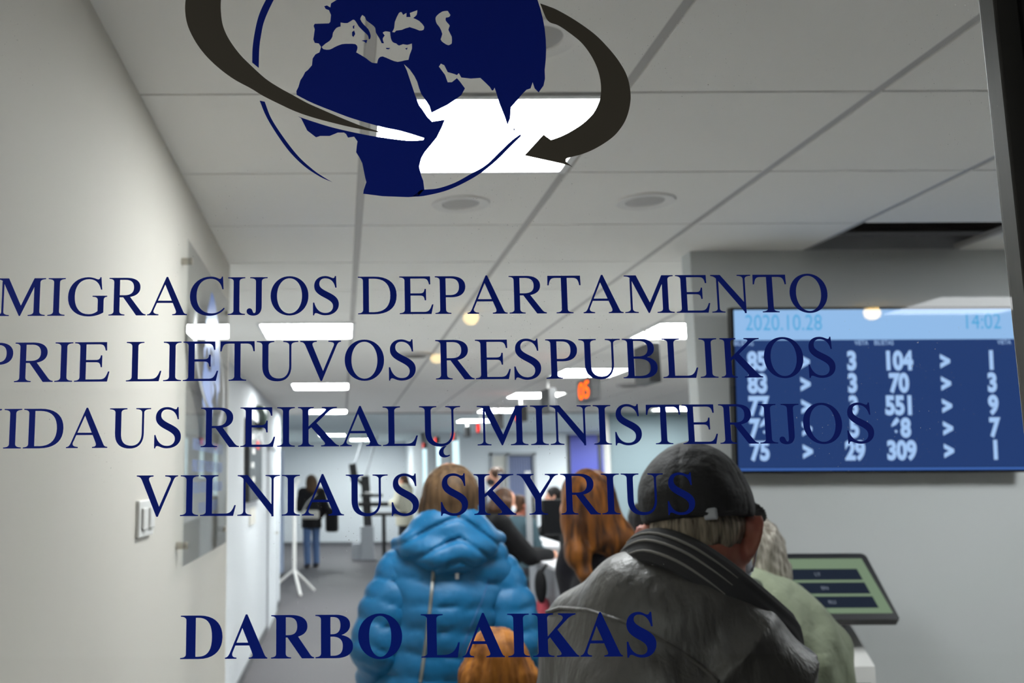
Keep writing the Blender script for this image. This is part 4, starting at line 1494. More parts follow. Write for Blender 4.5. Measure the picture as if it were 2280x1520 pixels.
# ================================================================== FAR LEFT: COAT STAND, CABINET, PHOTO STATIONS
p = at_z(655, 1322, 0)
cs = thing('coat_stand', 'white tripod stand on the floor before the far woman with the black bag', 'stand', (p.x, p.y, 0), .35)
MB().tube([(0, 0, .32), (0, 0, 1.66)], .030, 14).build('pole', M['white_metal'], cs, smooth=True)
for k in range(3):
    a = 2 * math.pi * k / 3 + .45
    mb = MB()
    mb.tube([(0, 0, .36), (.42 * math.cos(a), .42 * math.sin(a), .022)], .022, 10)
    mb.build('leg', M['white_metal'], cs, smooth=True)
for k in range(4):
    a = 2 * math.pi * k / 4 + .3
    mb = MB()
    mb.tube([(0, 0, 1.62), (.07 * math.cos(a), .07 * math.sin(a), 1.66), (.09 * math.cos(a), .09 * math.sin(a), 1.72)], .010, 8)
    mb.build('hook', M['white_metal'], cs, smooth=True)
cb = thing('tall_cabinet', 'tall blue grey cabinet standing against the left side before the far wall', 'cabinet', (-1.30, 17.5, 0))
MB().box((-.28, 0, .05), (.22, .5, 2.25), .004).build('body', mat('cabinet_blue_grey', (158, 172, 198), .6), cb)
MB().box((-.26, .02, 0), (.20, .48, .05)).build('plinth', M['dark'], cb)
mb = MB()
mb.tube([(.16, -.02, 1.1), (.16, -.02, 1.3)], .008, 8)
mb.build('handle', M['chrome'], cb, smooth=True)


def photo_station(u, v, label, flip=1, s=1.0):
    p = at_z(u, v, 0)
    t = thing('photo_station', label, 'photo station', p, 0, 'biometric photo stations')
    MB().box((-.34, -.25, 0), (.16, .25, .03), .01).build('foot_plate', M['base'], t)
    MB().box((-.18, -.16, .03), (.10, .16, .72), .01).build('pedestal', M['grey'], t)
    MB().box((-.36, -.10, .03), (-.18, .16, .36), .01).build('side_box', M['grey'], t)
    MB().box((-.11, -.06, .72), (.07, .06, 1.78), .01, Matrix.Rotation(math.radians(-3), 3, 'Y'), (0, 0, .72)).build('column', M['dark'], t)
    mb = MB()
    mb.box((-.18, -.12, 1.33), (.30, .06, 1.39), .01)
    mb.build('cross_arm', M['dark'], t)
    mb = MB()
    mb.box((-.24, -.12, 1.13), (.42, .06, 1.22), .01)
    mb.build('cross_arm', M['dark'], t)
    mb = MB()
    mb.box((.05, -.16, .93), (.80, .16, 1.0), .015)
    mb.build('shelf', M['dark'], t)
    MB().tube([(.32, 0, .0), (.32, 0, .95)], .045, 12).build('shelf_leg', M['dark'], t, smooth=True)
    mb = MB()
    mb.box((-.40, -.08, 1.66), (-.24, .08, 2.04), .02, Matrix.Rotation(math.radians(-8), 3, 'Y'))
    mb.build('camera_head', M['dark'], t)
    MB().tube([(-.06, 0, 1.52), (-.20, 0, 1.66), (-.32, 0, 1.78)], .035, 10).build('arm', M['dark'], t, smooth=True)
    for a_, b_ in (((-.30, 0, 2.0), (-.10, 0, 2.63)), ((-.06, 0, 1.76), (.20, 0, 2.63))):
        MB().tube([a_, b_], .018, 8).build('strut', M['grey'], t, smooth=True)
    mb = MB()
    mb.lathe([(.09, 0), (.10, .02), (.09, .03)], n=20)
    mb.build('lamp_ring', M['white'], t, smooth=True).location = (.0, -.08, 1.4)
    return t


photo_station(822, 1247, 'black biometric photo station on a grey pedestal beyond the blue jacket')

# downlight on the far ceiling over the counters is off; small ceiling vent
for x, y, lb in ((2.9, 9.6, 'small dark air vent in the ceiling past the hanging displays'), (.55, 7.1, 'small dark air vent in the ceiling between the two light rows')):
    t = thing('ceiling_vent', lb, 'vent', (x, y, ZC), 0, 'small ceiling vents')
    MB().lathe([(.13, .0), (.13, -.012), (.10, -.018), (.03, -.02)], n=24).build('rim', M['grid'], t, smooth=True)
    MB().lathe([(.085, -.0185), (.085, -.023), (.01, -.025)], n=24).build('grille', M['gap'], t, smooth=True)


# ================================================================== PEOPLE
def A3(v):
    return np.array(v, float)


# ---- man in the black cap and leather jacket
J = standard_joints(1.78)
s = 1.02
J['s'] = s
J['head'] = A3(at(1560, 1174, 1.75))
J['neck'] = A3(at(1560, 1320, 1.74))
J['sh0'] = A3(at(1318, 1420, 1.82))
J['sh1'] = A3(at(1685, 1510, 1.62))
J['chest'] = A3(at(1490, 1620, 1.70))
J['waist'] = J['chest'] + A3((-.02, -.02, -.22))
J['pelvis'] = J['waist'] + A3((-.01, -.02, -.20))
J['el0'] = A3(at(1236, 1720, 1.84))
J['wr0'] = J['el0'] + A3((.10, .17, -.12))
J['el1'] = A3(at(1768, 1800, 1.60))
J['wr1'] = J['el1'] + A3((.16, .20, .02))
pv = J['pelvis']
for i, (dx, dy) in enumerate(((-.075, .05), (.075, -.05))):
    J['hip%d' % i] = A3((pv[0] + dx, pv[1] + dy, .93))
    J['kn%d' % i] = A3((pv[0] + dx * 1.1, pv[1] + dy + .02, .50))
    J['an%d' % i] = A3((pv[0] + dx * 1.2, pv[1] + dy - .02, .075))
yaw, nod = math.radians(33), math.radians(9)
J['R'] = frame_from((math.sin(yaw) * math.cos(nod), math.cos(yaw) * math.cos(nod), -math.sin(nod)), (-.06, .10, 1))
R, hd_ = J['R'], J['head']


def hp(x, y, z):
    return hd_ + R @ (A3((x, y, z)) * s)


bc = body_clay(J)
for sx in (-1, 1):     # an older man's large ears
    Ez = A3([[.77, -.64 * sx, 0], [.64 * sx, .77, 0], [0, 0, 1]])
    Ey = A3([[.92, 0, .39 * sx], [0, 1, 0], [-.39 * sx, 0, .92]])
    bc.ell(hp(sx * .088, -.018, -.026), A3((.0080, .020, .041)) * s, R @ Ey @ Ez, .008)
bc.cone(hp(0, -.035, -.05), J['neck'], .064, .072, .03)
man = bc.build('person', M['skin_red'], None, h=.006)
tag(man, 'older man in black cap and black leather jacket seen from behind, nearest the glass', 'person')
face_parts(J['head'], R, s, man)
jc = Clay()
jc.ell(J['chest'] + A3((0, 0, .02)), (.180, .130, .22), frame_from((.45, .9, 0), (0, 0, 1)), .08)
jc.cone(J['chest'], J['pelvis'] + A3((0, 0, -.08)), .160, .165, .08)
up_l = A3(at(1425, 1345, 1.72))
up_r = A3(at(1622, 1412, 1.65))
jc.chain([J['sh0'], up_l, A3(at(1540, 1372, 1.67)), up_r, J['sh1']], [.078, .072, .066, .064, .080], .07)
for i, (ea, wa) in enumerate(((.070, .050), (.072, .050))):
    jc.cone(J['sh%d' % i], J['el%d' % i], .082, ea, .05)
    jc.cone(J['el%d' % i], J['wr%d' % i], ea, wa, .04)


def leather_folds(x, y, z):
    m = np.clip((x - .50) / .12, 0, 1) * np.clip((1.56 - z) / .08, 0, 1)
    n = np.clip((.48 - x) / .12, 0, 1) * np.clip((1.46 - z) / .08, 0, 1)
    a = np.abs(np.sin(30 * (x * .85 - .45 * (z - 1.4)) + 1.4 * np.sin(9 * z + 3 * x)))
    b = np.abs(np.sin(34 * (x * .95 - .12 * z) + 1.2 * np.sin(8 * z)))
    return .016 * m * (a ** .6 - .5) + .007 * n * (b ** .7 - .5) + .002 * np.sin(46 * x + 9 * z + 3 * np.sin(13 * z)) * np.sin(17 * z + 5 * x)


jk = jc.build('jacket', M['leather'], man, h=.007, detail=leather_folds, clip=lambda x, y, z: .78 - z)


def band(path, axis_pt, half, thick, ridges, name, m, parent, sub=4):
    """ribbed band swept along a path, its face turned away from axis_pt"""
    P_ = []
    for a_, b_, c_, d_ in zip([path[0]] + path[:-2], path[:-1], path[1:], path[2:] + [path[-1]]):
        for k in range(sub):
            t = k / sub
            P_.append(.5 * ((2 * b_) + (c_ - a_) * t + (2 * a_ - 5 * b_ + 4 * c_ - d_) * t * t + (3 * b_ - a_ - 3 * c_ + d_) * t ** 3))
    P_.append(path[-1])
    bm = bmesh.new()
    rings, frames = [], []
    n = 40
    for i, p_ in enumerate(P_):
        t = P_[min(i + 1, len(P_) - 1)] - P_[max(i - 1, 0)]
        t = t / np.linalg.norm(t)
        o = p_ - axis_pt
        o = o - t * (o @ t)
        o = o / np.linalg.norm(o)
        u_ = np.cross(o, t)
        if u_[2] < 0:
            u_ = -u_
        e = min(1.0, .45 + min(i, len(P_) - 1 - i) * .12)
        frames.append((p_, o, u_, half * e, thick * (.7 + .3 * e)))
        ring = []
        for k in range(n):
            a = 2 * math.pi * k / n
            q = 1 + .07 * math.sin(ridges * a)
            ring.append(bm.verts.new(p_ + o * thick * (.7 + .3 * e) * math.cos(a) * q + u_ * half * e * math.sin(a) * q))
        rings.append(ring)
    for A_, B_ in zip(rings, rings[1:]):
        for k in range(n):
            bm.faces.new((A_[k], A_[(k + 1) % n], B_[(k + 1) % n], B_[k]))
    bm.faces.new(list(reversed(rings[0])))
    bm.faces.new(rings[-1])
    bmesh.ops.recalc_face_normals(bm, faces=bm.faces)
    me = bpy.data.meshes.new(name)
    bm.to_mesh(me)
    bm.free()
    return link_mesh(name, me, m, parent, smooth=True), frames


pts = [A3(q) for q in (at(1388, 1262, 1.80), at(1408, 1232, 1.73), at(1452, 1215, 1.675), at(1520, 1236, 1.635), at(1590, 1280, 1.61), at(1655, 1332, 1.60), at(1712, 1380, 1.615), at(1752, 1418, 1.65), at(1772, 1460, 1.70))]
colr, fr_ = band(pts, A3(at(1575, 1330, 1.76)), .034, .017, 9, 'collar', M['knit'], man)
for ang in (28, 2, -30):
    q = []
    for p_, o, u_, hf, tk in fr_[4:19]:
        a = math.radians(ang)
        q.append(Vector(p_ + o * (tk * 1.04) * math.cos(a) + u_ * hf * 1.04 * math.sin(a)))
    MB().tube(q, [.0005 + .0022 * math.sin(math.pi * (k + .5) / len(q)) for k in range(len(q))], 6).build('rib', M['knit_light'], colr, smooth=True)
# leather yoke seam laid on the back
bpy.context.view_layer.update()
from mathutils.bvhtree import BVHTree
bv = BVHTree.FromPolygons([v.co for v in jk.data.vertices], [tuple(p.vertices) for p in jk.data.polygons])


def on_surface(bvh, u, v, lift=.002):
    d_ = ray(u, v).normalized()
    h_ = bvh.ray_cast(EYE, d_)
    return (h_[0] + h_[1] * lift) if h_[0] is not None else None


def seam(bvh, uv, r, name, m, parent, lift=.001, n=6):
    q = []
    for (a, b), (c, d_) in zip(uv, uv[1:]):
        for k in range(n):
            q.append(on_surface(bvh, a + (c - a) * k / n, b + (d_ - b) * k / n, lift))
    q.append(on_surface(bvh, *uv[-1], lift))
    q = [x for x in q if x is not None]
    if len(q) > 2:
        mb = MB()
        mb.tube(q, r, 6)
        return mb.build(name, m, parent, smooth=True)


seam(bv, [(1205, 1368), (1250, 1354), (1310, 1358), (1380, 1380), (1450, 1412), (1510, 1446), (1560, 1482), (1600, 1518)], .0040, 'yoke_seam', M['leather'], man, .002)
# cap, brim, strap buckle; hair below the cap
cp_ = Clay()
cp_.ell(hp(0, -.010, .052), A3((.092, .110, .096)) * s, R, .02)
cp_.ell(hp(0, -.030, .030), A3((.091, .094, .080)) * s, R, .03)


def loc_(x, y, z):
    return [(x - hd_[0]) * R[0, i] + (y - hd_[1]) * R[1, i] + (z - hd_[2]) * R[2, i] for i in range(3)]


def cap_clip(x, y, z):
    lx, ly, lz = loc_(x, y, z)
    return (.010 + .06 * ly) - lz


def cap_detail(x, y, z):
    lx, ly, lz = loc_(x, y, z)
    a = np.arctan2(lx, ly)
    return .0035 * np.exp(-(np.sin(3 * a) / .10) ** 2) * np.clip((.150 - lz) / .03, 0, 1) + .0035 * np.sin(26 * lx + 30 * lz) * np.sin(22 * ly - 18 * lz)


cap_o = cp_.build('cap', M['cap'], man, h=.005, clip=cap_clip, detail=cap_detail)
br = Clay().ell(hp(0, .130, .036), A3((.092, .090, .0085)) * s, R @ A3([[1, 0, 0], [0, .955, .30], [0, -.30, .955]]), .01)
br.build('brim', M['cap'], cap_o, h=.005)
Clay().ell(hp(0, -.010, .148), A3((.010, .010, .006)) * s, R).build('button', M['cap'], cap_o, h=.004)
bvc = BVHTree.FromPolygons([v.co for v in cap_o.data.vertices], [tuple(p.vertices) for p in cap_o.data.polygons])
bq = on_surface(bvc, 1582, 1143, .001)
if bq is not None:
    Clay().box(A3(bq), A3((.011, .004, .010)), R, .002).build('buckle', M['grey'], cap_o, h=.0025)
    MB().tube([on_surface(bvc, u_, v_, .0005) or bq for u_, v_ in ((1490, 1140), (1520, 1142), (1550, 1143), (1582, 1143), (1610, 1142), (1632, 1139))], .0035, 6).build('strap', M['cap'], cap_o, smooth=True)
hr = Clay()
hr.ell(hp(0, -.018, .000), A3((.080, .092, .050)) * s, R, .02)
hr.ell(hp(0, -.050, -.030), A3((.064, .048, .030)) * s, R, .03)
hr.ell(hp(0, .085, -.05), A3((.10, .085, .10)) * s, R, .01, sub=True)
hr.build('hair', M['hair_greybrown'], man, h=.006, detail=lambda x, y, z: .0022 * np.sin(170 * x + 40 * y) * np.sin(60 * z + 30 * x))
mb = MB()
mb.tube([Vector(hp(.092, -.022, .005)), Vector(hp(.096, -.03, -.03)), Vector(hp(.082, .0, -.06)), Vector(hp(.066, .05, -.075))], .002, 6)
mb.build('mask_strap', M['mask'], man, smooth=True)
Clay().ell(hp(0, .045, -.06), A3((.068, .064, .058)) * s, R).build('face_mask', M['mask'], man, h=.007, clip=lambda x, y, z: .02 - loc_(x, y, z)[1])
trousers_clay(J, .02).build('trousers', M['trousers'], man, h=.012)
for i in (0, 1):
    shoe_clay(J, i).build('shoe', M['shoe'], man, h=.01, clip=lambda x, y, z: .004 - z)

# ---- woman in the blue quilted jacket
Yb = 3.05
J = standard_joints(1.74)
s = J['s']
J['head'] = A3(at(1003, 1118, Yb + .02))
J['neck'] = A3(at(1002, 1225, Yb))
J['sh0'] = A3(at(893, 1275, Yb))
J['sh1'] = A3(at(1113, 1285, Yb + .01))
J['chest'] = A3(at(985, 1360, Yb))
J['waist'] = A3(at(962, 1500, Yb))
J['pelvis'] = A3(at(950, 1600, Yb))
J['el0'] = A3(at(838, 1440, Yb - .05))
J['wr0'] = A3(at(855, 1570, Yb + .12))
J['el1'] = A3(at(1148, 1440, Yb - .04))
J['wr1'] = A3(at(1135, 1530, Yb + .17))
for i, sx in enumerate((-1, 1)):
    J['hip%d' % i] = A3((J['pelvis'][0] + sx * .085, Yb, .92))
    J['kn%d' % i] = A3((J['pelvis'][0] + sx * .09, Yb + .02, .50))
    J['an%d' % i] = A3((J['pelvis'][0] + sx * .095, Yb - .02, .08))
J['R'] = frame_from((.05, 1, -.08), (0, .05, 1))
R = J['R']
wb = body_clay(J).build('person', M['skin'], None, h=.009)
tag(wb, 'woman with light brown hair in a bright blue quilted jacket, seen from behind', 'person')
face_parts(J['head'], R, s, wb)
SL = .046          # seams step down to the side


def quilt(p0, p1, pitch, amp=.016, slope=0.0):
    d_ = (p1 - p0) / np.linalg.norm(p1 - p0)

    def f(x, y, z):
        t = (x - p0[0]) * d_[0] + (y - p0[1]) * d_[1] + (z - p0[2]) * d_[2] + slope * (x - p0[0])
        g = np.abs(np.sin(math.pi * t / pitch))
        return -amp * (g ** .4 - .7) + .0022 * np.sin(70 * x + 9 * np.sin(26 * z)) * (1.1 - g) + .003 * np.sin(24 * x + 8 * z) * np.sin(19 * z + 7 * x)
    return f


tc_ = Clay()
tc_.ell(J['chest'] + A3((.0, .0, .015)), (.190, .128, .185), None, .08)
tc_.cone(J['chest'], J['pelvis'] + A3((-.02, 0, -.25)), .150, .160, .06)
for sx in (-1, 1):
    tc_.cone(J['waist'] + A3((sx * .055, 0, .08)), J['pelvis'] + A3((sx * .065 - .02, 0, -.25)), .115, .150, .06)
tc_.chain([J['sh0'] + A3((.02, 0, 0)), A3(at(950, 1240, Yb)), A3(at(1060, 1240, Yb)), J['sh1'] - A3((.02, 0, 0))], [.075, .075, .075, .075], .06)
top_q = A3(at(1000, 1236, Yb))
jb = tc_.build('jacket', M['puffer'], wb, h=.010, detail=quilt(top_q, J['pelvis'], .069, .011, .10), clip=lambda x, y, z: .68 - z)
for i in (0, 1):
    sc_ = Clay()
    a, b, c_ = J['sh%d' % i], J['el%d' % i], J['wr%d' % i]
    sc_.chain([a, (a + b) / 2, b, (b + c_) / 2, c_], [.074, .078, .072, .062, .050], .05)
    sc_.build('sleeve', M['puffer'], wb, h=.009, detail=quilt(a + (a - b) * .10, b, .066, .011, .0))
# hood lying on the back
ho = Clay()
ho.ell(A3(at(1003, 1185, Yb - .02)), (.135, .105, .085), None, .05)
ho.ell(A3(at(1010, 1148, Yb)), (.085, .085, .062), None, .05)
ho.chain([A3(at(884, 1216, Yb + .03)), A3(at(922, 1220, Yb - .06)), A3(at(978, 1240, Yb - .105)), A3(at(1030, 1236, Yb - .105)), A3(at(1076, 1214, Yb - .07)), A3(at(1108, 1198, Yb + .02))], [.030, .042, .046, .044, .040, .026], .035)
ho.ell(A3(at(1006, 1092, Yb + .05)), (.080, .10, .085), None, .02, sub=True)


def hood_folds(x, y, z):
    q = z + .42 * np.abs(x - .355) + .10 * (x - .355)
    g = np.abs(np.sin(math.pi * q / .062 + .8 * np.sin(14 * x)))
    return .010 * np.exp(-(g / .35) ** 2) + .004 * np.sin(38 * x + 20 * z) * np.sin(25 * z + 4)


hood = ho.build('hood', M['puffer'], wb, h=.007, detail=hood_folds)
bvb = BVHTree.FromPolygons([v.co for v in jb.data.vertices], [tuple(p.vertices) for p in jb.data.polygons])
zp = seam(bvb, [(966, 1262), (963, 1300), (957, 1360), (950, 1420), (943, 1470), (936, 1518)], .0055, 'zip', M['zip'], wb, .002, 8)
seam(bvb, [(1090, 1285), (1072, 1340), (1048, 1395), (1030, 1440), (1022, 1500)], .0022, 'panel_seam', M['seam'], wb, -.0005, 8)
seam(bvb, [(872, 1285), (880, 1340), (872, 1400), (868, 1440)], .0022, 'panel_seam', M['seam'], wb, -.0005, 8)
tg = on_surface(bvb, 1017, 1283, .004)
if tg is not None:
    MB().box(tg + Vector((-.005, -.003, -.009)), tg + Vector((.005, .003, .009)), .001).build('logo_tag', M['white'], wb)
hh = Clay()
hdb = J['head']
hh.ell(hdb + A3((0, -.022, .022)), (.090, .105, .100), None, .03)
hh.ell(hdb + A3((0, -.05, -.07)), (.092, .070, .085), None, .03)
for sx in (-1, 1):
    hh.chain([hdb + A3((sx * .068, -.02, -.02)), hdb + A3((sx * .082, -.035, -.14))], [.034, .026], .03)
hh.ell(hdb + A3((0, .10, -.03)), (.064, .06, .09), None, .015, sub=True)
hh.build('hair', M['hair_lightbrown'], wb, h=.007, detail=strand_detail(hdb[0], hdb[1] - .02, .003, 30, 1.0))
trousers_clay(J).build('trousers', M['trousers'], wb, h=.014)
for i in (0, 1):
    shoe_clay(J, i).build('shoe', M['shoe'], wb, h=.011, clip=lambda x, y, z: .004 - z)

# ---- child with copper blonde hair
Yc = 2.25
J = standard_joints(1.40)
o_ = A3((at(1108, 1450, Yc).x, Yc, 0))
top = at(1108, 1386, Yc).z
for k in list(J):
    if k not in ('s', 'R'):
        J[k] = J[k] * (top / (1.40 * 1.017)) + o_
hc = hair_long(J, .36, -.004)
ch = person('child with long copper blonde hair standing before the blue jacket', (0, 0, 0), 0, J, 'jacket', 'dark_coat', 'jeans', hc, 'hair_orange', h=.010, hem=.66 * top / 1.42 / J['s'])
MB().tube([Vector(J['neck'] + A3((-.09, -.02, .0))), Vector(J['neck'] + A3((-.05, -.075, .01))), Vector(J['neck'] + A3((.05, -.075, .01))), Vector(J['neck'] + A3((.09, -.02, .0)))], .028, 10).build('collar', mat('violet_collar', (74, 72, 130), .8), ch, smooth=True)

# ---- ginger haired woman
Yg_ = 3.4
J = standard_joints(1.76, arms=[((-.215, .02, 1.12), (-.14, .18, 1.0)), ((.215, .02, 1.12), (.14, .18, 1.0))])
zt = at(1295, 1036, Yg_).z
k_ = zt / (1.76 * 1.017)
hx_ = at(1304, 1100, Yg_).x
ga = math.radians(-62)
Rg = A3([[math.cos(ga), -math.sin(ga), 0], [math.sin(ga), math.cos(ga), 0], [0, 0, 1]])
for q in list(J):
    if q not in ('s', 'R'):
        J[q] = Rg @ (J[q] * k_) + A3((hx_ + .095, Yg_, 0))
J['s'] *= k_
J['head'] = J['head'] + A3((-.11, -.01, .0))
J['R'] = frame_from((.55, .8, -.15), (-.05, 0, 1))
s = J['s']
h0 = J['head']
hg = Clay()
Rg2 = J['R']
hg.ell(h0 + A3((.0, -.02, .032)), (.094, .104, .104), None, .03)
hg.ell(h0 + A3((.0, -.05, -.045)), (.088, .075, .085), None, .04)
hg.chain([h0 + A3((.03, -.05, -.03)), h0 + A3((.085, -.07, -.11)), h0 + A3((.135, -.06, -.18)), h0 + A3((.165, -.04, -.215))], [.06, .056, .042, .018], .04)
hg.chain([h0 + A3((-.055, -.05, -.05)), h0 + A3((-.062, -.095, -.15)), h0 + A3((-.048, -.115, -.22)), h0 + A3((-.044, -.115, -.245))], [.042, .036, .022, .009], .03)
hg.chain([h0 + A3((.0, -.06, -.05)), h0 + A3((.03, -.09, -.11)), h0 + A3((.06, -.095, -.150))], [.055, .042, .016], .03)
hg.ell(h0 + Rg2 @ A3((0, .11, -.03)), (.062, .06, .09), Rg2, .015, sub=True)
gw = body_clay(J).build('person', M['skin'], None, h=.010)
tag(gw, 'woman with long ginger hair in a dark coat, behind the leather jacket man', 'person')
face_parts(h0, Rg2, s, gw)
gcoat = Clay()
gcoat.ell(J['chest'], A3((.155, .125, .20)), Rg, .07)
gcoat.cone(J['chest'], J['pelvis'] + A3((0, 0, -.2)), .135, .15, .07)
for i in (0, 1):
    gcoat.cone(J['neck'] - A3((0, 0, .05)), J['sh%d' % i], .075, .075, .05)
    gcoat.chain([J['sh%d' % i], J['el%d' % i], J['wr%d' % i]], [.078, .068, .050], .04)
gcoat.chain([J['neck'] + Rg @ A3((-.07, .02, -.01)), J['neck'] + Rg @ A3((-.03, -.07, .0)), J['neck'] + Rg @ A3((.03, -.07, .0)), J['neck'] + Rg @ A3((.07, .02, -.01))], .032, .03)
gcoat.build('coat', M['dark_coat'], gw, h=.010, detail=lambda x, y, z: .005 * np.sin(30 * x + 14 * z + 3 * np.sin(9 * z)), clip=lambda x, y, z: .72 - z)
hg.build('hair', M['hair_ginger'], gw, h=.006, detail=lambda x, y, z: .0035 * np.sin(95 * x + 30 * y + 5 * np.sin(7 * z)) + .003 * np.sin(41 * x - 20 * y + 6 * z))
trousers_clay(J).build('trousers', M['trousers'], gw, h=.014)
for i in (0, 1):
    shoe_clay(J, i).build('shoe', M['shoe'], gw, h=.012, clip=lambda x, y, z: .004 - z)

# ---- grey haired person in a pale green coat bending to the kiosk
Yk = 2.75
J = standard_joints(1.68)
J['head'] = A3(at(1650, 1235, Yk + .06))
J['neck'] = A3(at(1668, 1330, Yk - .04))
J['sh0'] = A3(at(1560, 1400, Yk))
J['sh1'] = A3(at(1800, 1440, Yk - .02))
J['chest'] = A3(at(1690, 1500, Yk - .06))
J['waist'] = J['chest'] + A3((.0, -.06, -.22))
J['pelvis'] = J['waist'] + A3((.0, -.06, -.20))
J['el0'] = A3(at(1545, 1560, Yk + .15))
J['wr0'] = A3(at(1620, 1500, Yk + .42))
J['el1'] = A3(at(1862, 1640, Yk + .05))
J['wr1'] = A3(at(1810, 1600, Yk + .32))
for i, sx in enumerate((-1, 1)):
    J['hip%d' % i] = J['pelvis'] + A3((sx * .085, 0, -.05))
    J['kn%d' % i] = A3((J['pelvis'][0] + sx * .09, J['pelvis'][1] + .05, .48))
    J['an%d' % i] = A3((J['pelvis'][0] + sx * .095, J['pelvis'][1] - .02, .078))
J['R'] = frame_from((.25, 1, -.45), (0, .45, 1))
s = J['s']
R = J['R']
h0 = J['head']
gp_ = body_clay(J).build('person', M['skin'], None, h=.010)
tag(gp_, 'grey haired person in a pale green coat bending towards the kiosk screen', 'person')
face_parts(h0, R, s, gp_)
gc = Clay()
gc.ell(J['chest'] + A3((.0, .0, .02)), (.215, .155, .22), None, .08)
gc.cone(J['chest'], J['pelvis'] + A3((0, 0, -.2)), .19, .21, .08)
gc.chain([J['sh0'], A3(at(1640, 1350, Yk - .03)), A3(at(1720, 1365, Yk - .04)), J['sh1']], [.085, .085, .085, .095], .07)
for i in (0, 1):
    gc.chain([J['sh%d' % i], J['el%d' % i], J['wr%d' % i]], [.092, .078, .055], .05)
gc.build('coat', M['green_coat'], gp_, h=.011, detail=lambda x, y, z: .009 * np.sin(36 * x + 24 * z + 3 * np.sin(12 * z)) * np.sin(17 * z - 9 * x) + .004 * np.sin(70 * x + 30 * z), clip=lambda x, y, z: .60 - z)
Clay().chain([A3(at(1640, 1310, Yk - .07)), A3(at(1680, 1318, Yk - .10)), A3(at(1725, 1322, Yk - .07))], [.03, .034, .026], .02).build('scarf', mat('dark_scarf', (70, 76, 66), .9, bump=(60, .6, .01)), gp_, h=.008)
gh = Clay()
gh.ell(h0 + A3((.012, -.02, .02)), (.098, .108, .100), None, .03)
gh.ell(h0 + A3((.03, -.05, -.05)), (.085, .075, .075), None, .03)
gh.ell(h0 + R @ A3((0, .11, -.04)), (.075, .07, .10), R, .015, sub=True)
gh.build('hair', M['hair_grey'], gp_, h=.007, detail=lambda x, y, z: .003 * np.sin(150 * x + 60 * z) * np.sin(130 * z + 50 * y))
trousers_clay(J).build('trousers', M['trousers'], gp_, h=.014)
for i in (0, 1):
    shoe_clay(J, i).build('shoe', M['shoe'], gp_, h=.012, clip=lambda x, y, z: .004 - z)


M['teal'] = mat('teal_cloth', (62, 86, 96), .85)
# ---- people at and behind the counters
def place(u, vtop, Y, H, **kw):
    p_ = at(u, vtop, Y)
    return (p_.x, Y, 0), standard_joints(H, **kw)


# woman in black leaning on the counter
_, J = place(1108, 1120, 8.6, 1.70, lean=26, arms=[((-.20, .50, 1.06), (-.06, .66, 1.075)), ((.22, .44, 1.07), (.12, .66, 1.075))])
person('brown haired woman in a black coat leaning on the nearest counter', (1.16, 8.62, 0), math.radians(-78), J, 'coat', 'black_coat', 'trousers', hair_long(J, .12, -.010), 'hair_brown', h=.012, fat=.03, mask='mask')
# older bald visitor
_, J = place(1150, 1112, 9.8, 1.56, lean=4, arms=[((-.22, .10, 1.12), (-.15, .32, 1.08)), ((.22, .10, 1.12), (.15, .32, 1.08))])
person('balding visitor with ruddy face in a teal jacket between two counters', (at(1148, 1112, 9.8).x, 9.8, 0), math.radians(-60), J, 'jacket', 'teal', 'trousers', hair_short(J, 0, -.006), 'hair_brown', skin='skin_red', h=.014, fat=.025)
# clerk with the black mask standing behind
loc, J = place(1106, 1042, 12.95, 1.86, yaw=0, arms=[((-.23, -.02, 1.12), (-.12, .20, 1.02)), ((.23, -.02, 1.12), (.12, .20, 1.02))])
person('clerk in grey shirt and black face mask standing before the far doorway', loc, math.radians(100), J, 'shirt', 'shirt', 'trousers', hair_short(J), 'hair_brown', h=.014, fat=.012, mask='mask_black', hem=.92)
# dark haired clerk behind the monitor
loc, J = place(1232, 1096, 8.4, 1.60, arms=[((-.22, .12, 1.14), (-.12, .34, 1.05)), ((.22, .12, 1.14), (.12, .34, 1.05))])
person('black haired clerk in dark jacket behind the counter monitor', (2.76, 12.6, 0), math.radians(85), J, 'jacket', 'black_coat', 'trousers', hair_short(J, 0, .006), 'hair_black', h=.014, fat=.025)
# dark clothed visitor seen between the ginger hair and the cap
loc, J = place(1395, 1118, 5.6, 1.60, arms=[((-.22, .0, 1.1), (-.2, .15, 1.0)), ((.22, .0, 1.1), (.2, .15, 1.0))])
person('dark haired visitor in black glimpsed between ginger hair and black cap', (at(1396, 1118, 5.4).x, 5.1, 0), math.radians(-40), J, 'coat', 'black_coat', 'trousers', hair_short(J, 0, .004), 'hair_black', h=.014, fat=.02)
# cream coat
loc, J = place(903, 1037, 21.5, 1.80, arms=[((-.22, .05, 1.14), (-.10, .24, 1.12)), ((.22, .05, 1.14), (.10, .24, 1.12))])
hcx = hair_short(J)
hcx.chain([hd_pt(J, (.0, -.10, .0)), hd_pt(J, (.02, -.135, -.16)), hd_pt(J, (.05, -.135, -.34))], [.035, .03, .018], .02)
person('person in a long cream coat with a brown plait by the far wall', (1.38, 21.5, 0), math.radians(60), J, 'coat', 'cream_coat', 'trousers', hcx, 'hair_brown', h=.016, fat=.055, hem=.66)
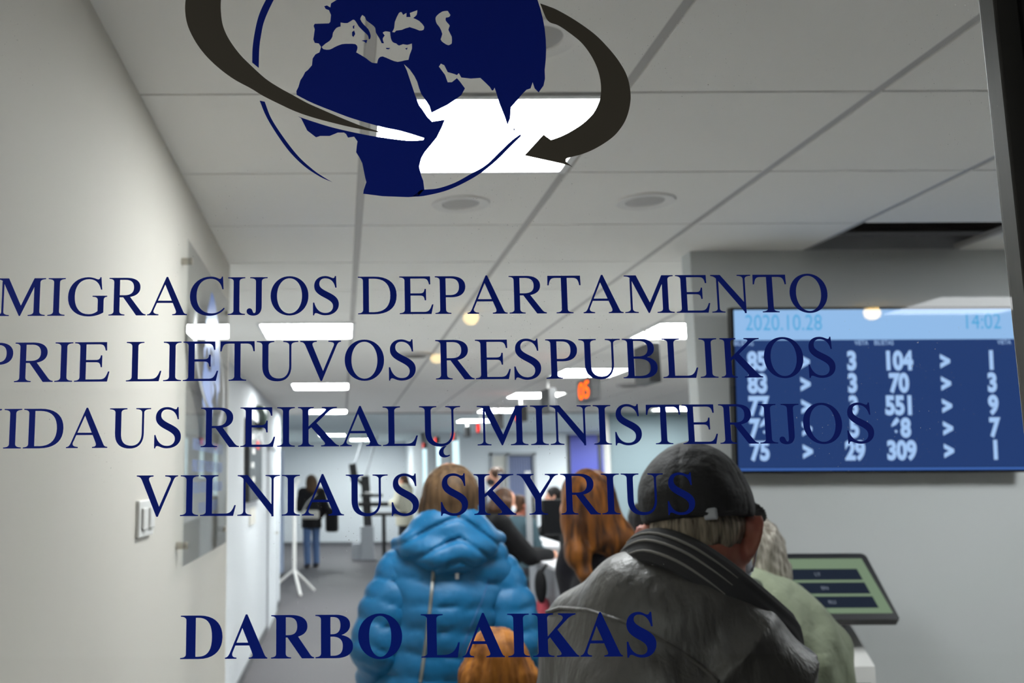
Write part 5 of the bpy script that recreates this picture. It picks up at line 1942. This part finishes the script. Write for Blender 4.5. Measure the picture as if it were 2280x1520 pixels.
# woman with the black bag far down the corridor
pz = at_z(694, 1263, 0)
Hf = at(688, 1060, pz.y).z
J = standard_joints(Hf, nod=12, yaw=10, arms=[((-.25, -.04, 1.14), (-.10, .20, 1.28)), ((.25, -.06, 1.14), (.19, .12, .93))], stride=.04)
fw_ = person('brown haired woman with jeans and dark jacket standing by the white tripod stand', (pz.x, pz.y, 0), math.radians(20), J, 'jacket', 'black_coat', 'jeans', hair_long(J, .26, .012), 'hair_lightbrown', h=.015, fat=.045, hem=.74)
bg = Clay().box((0, 0, .0), (.13, .08, .24), None, .06, .02)
b_ = thing('shoulder_bag', 'big black shoulder bag hanging at the far woman\'s side', 'bag', (pz.x + .40, pz.y - .04, .92))
bg.build('pouch', M['black_coat'], b_, h=.015)
mb = MB()
mb.tube([(-.05, 0, .17), (-.12, .0, .38), (-.17, .02, .52), (-.12, .05, .40), (.0, .02, .17)], .014, 8)
mb.build('strap', M['black_coat'], b_, smooth=True)
hb = thing('waist_bag', 'beige and white bag across the far woman\'s back', 'bag', (pz.x - .02, pz.y - .25, 1.03))
Clay().box((0, 0, 0), (.17, .05, .085), None, .04, .02).build('pouch', M['beige'], hb, h=.012)
mb = MB()
mb.tube([(-.15, .02, .06), (-.05, -.005, .24), (.12, .05, .40)], .012, 8)
mb.build('strap', M['white'], hb, smooth=True)
# bags hanging on the front of the nearest counter
pk = thing('pink_bag', 'crumpled pink cloth bag hanging low on the front of the nearest counter', 'bag', (1.70, 8.36, .56))
Clay().ell((0, 0, .09), (.055, .075, .085), None, .03).ell((0, -.05, .12), (.035, .04, .05), None, .03).build('pouch', mat('pink_cloth', (205, 84, 98), .85, bump=(30, .5, .01)), pk, h=.008, detail=lambda x, y, z: .006 * np.sin(60 * y + 40 * z))
mb = MB()
mb.tube([(0, -.03, .16), (.02, -.03, .27), (.03, .0, .31), (.02, .04, .26), (0, .035, .16)], .006, 8)
mb.build('handle', mat('pink_handle', (190, 70, 86), .8), pk, smooth=True)
hbg = thing('handbag', 'black handbag hanging on the front of the nearest counter above the pink bag', 'bag', (1.655, 8.20, .70))
Clay().ell((0, 0, .14), (.05, .08, .14), None, .03).build('pouch', M['black_coat'], hbg, h=.010)
mb = MB()
mb.tube([(0, -.05, .24), (.05, -.02, .32), (.06, .02, .32), (0, .05, .24)], .008, 8)
mb.build('handle', M['black_coat'], hbg, smooth=True)
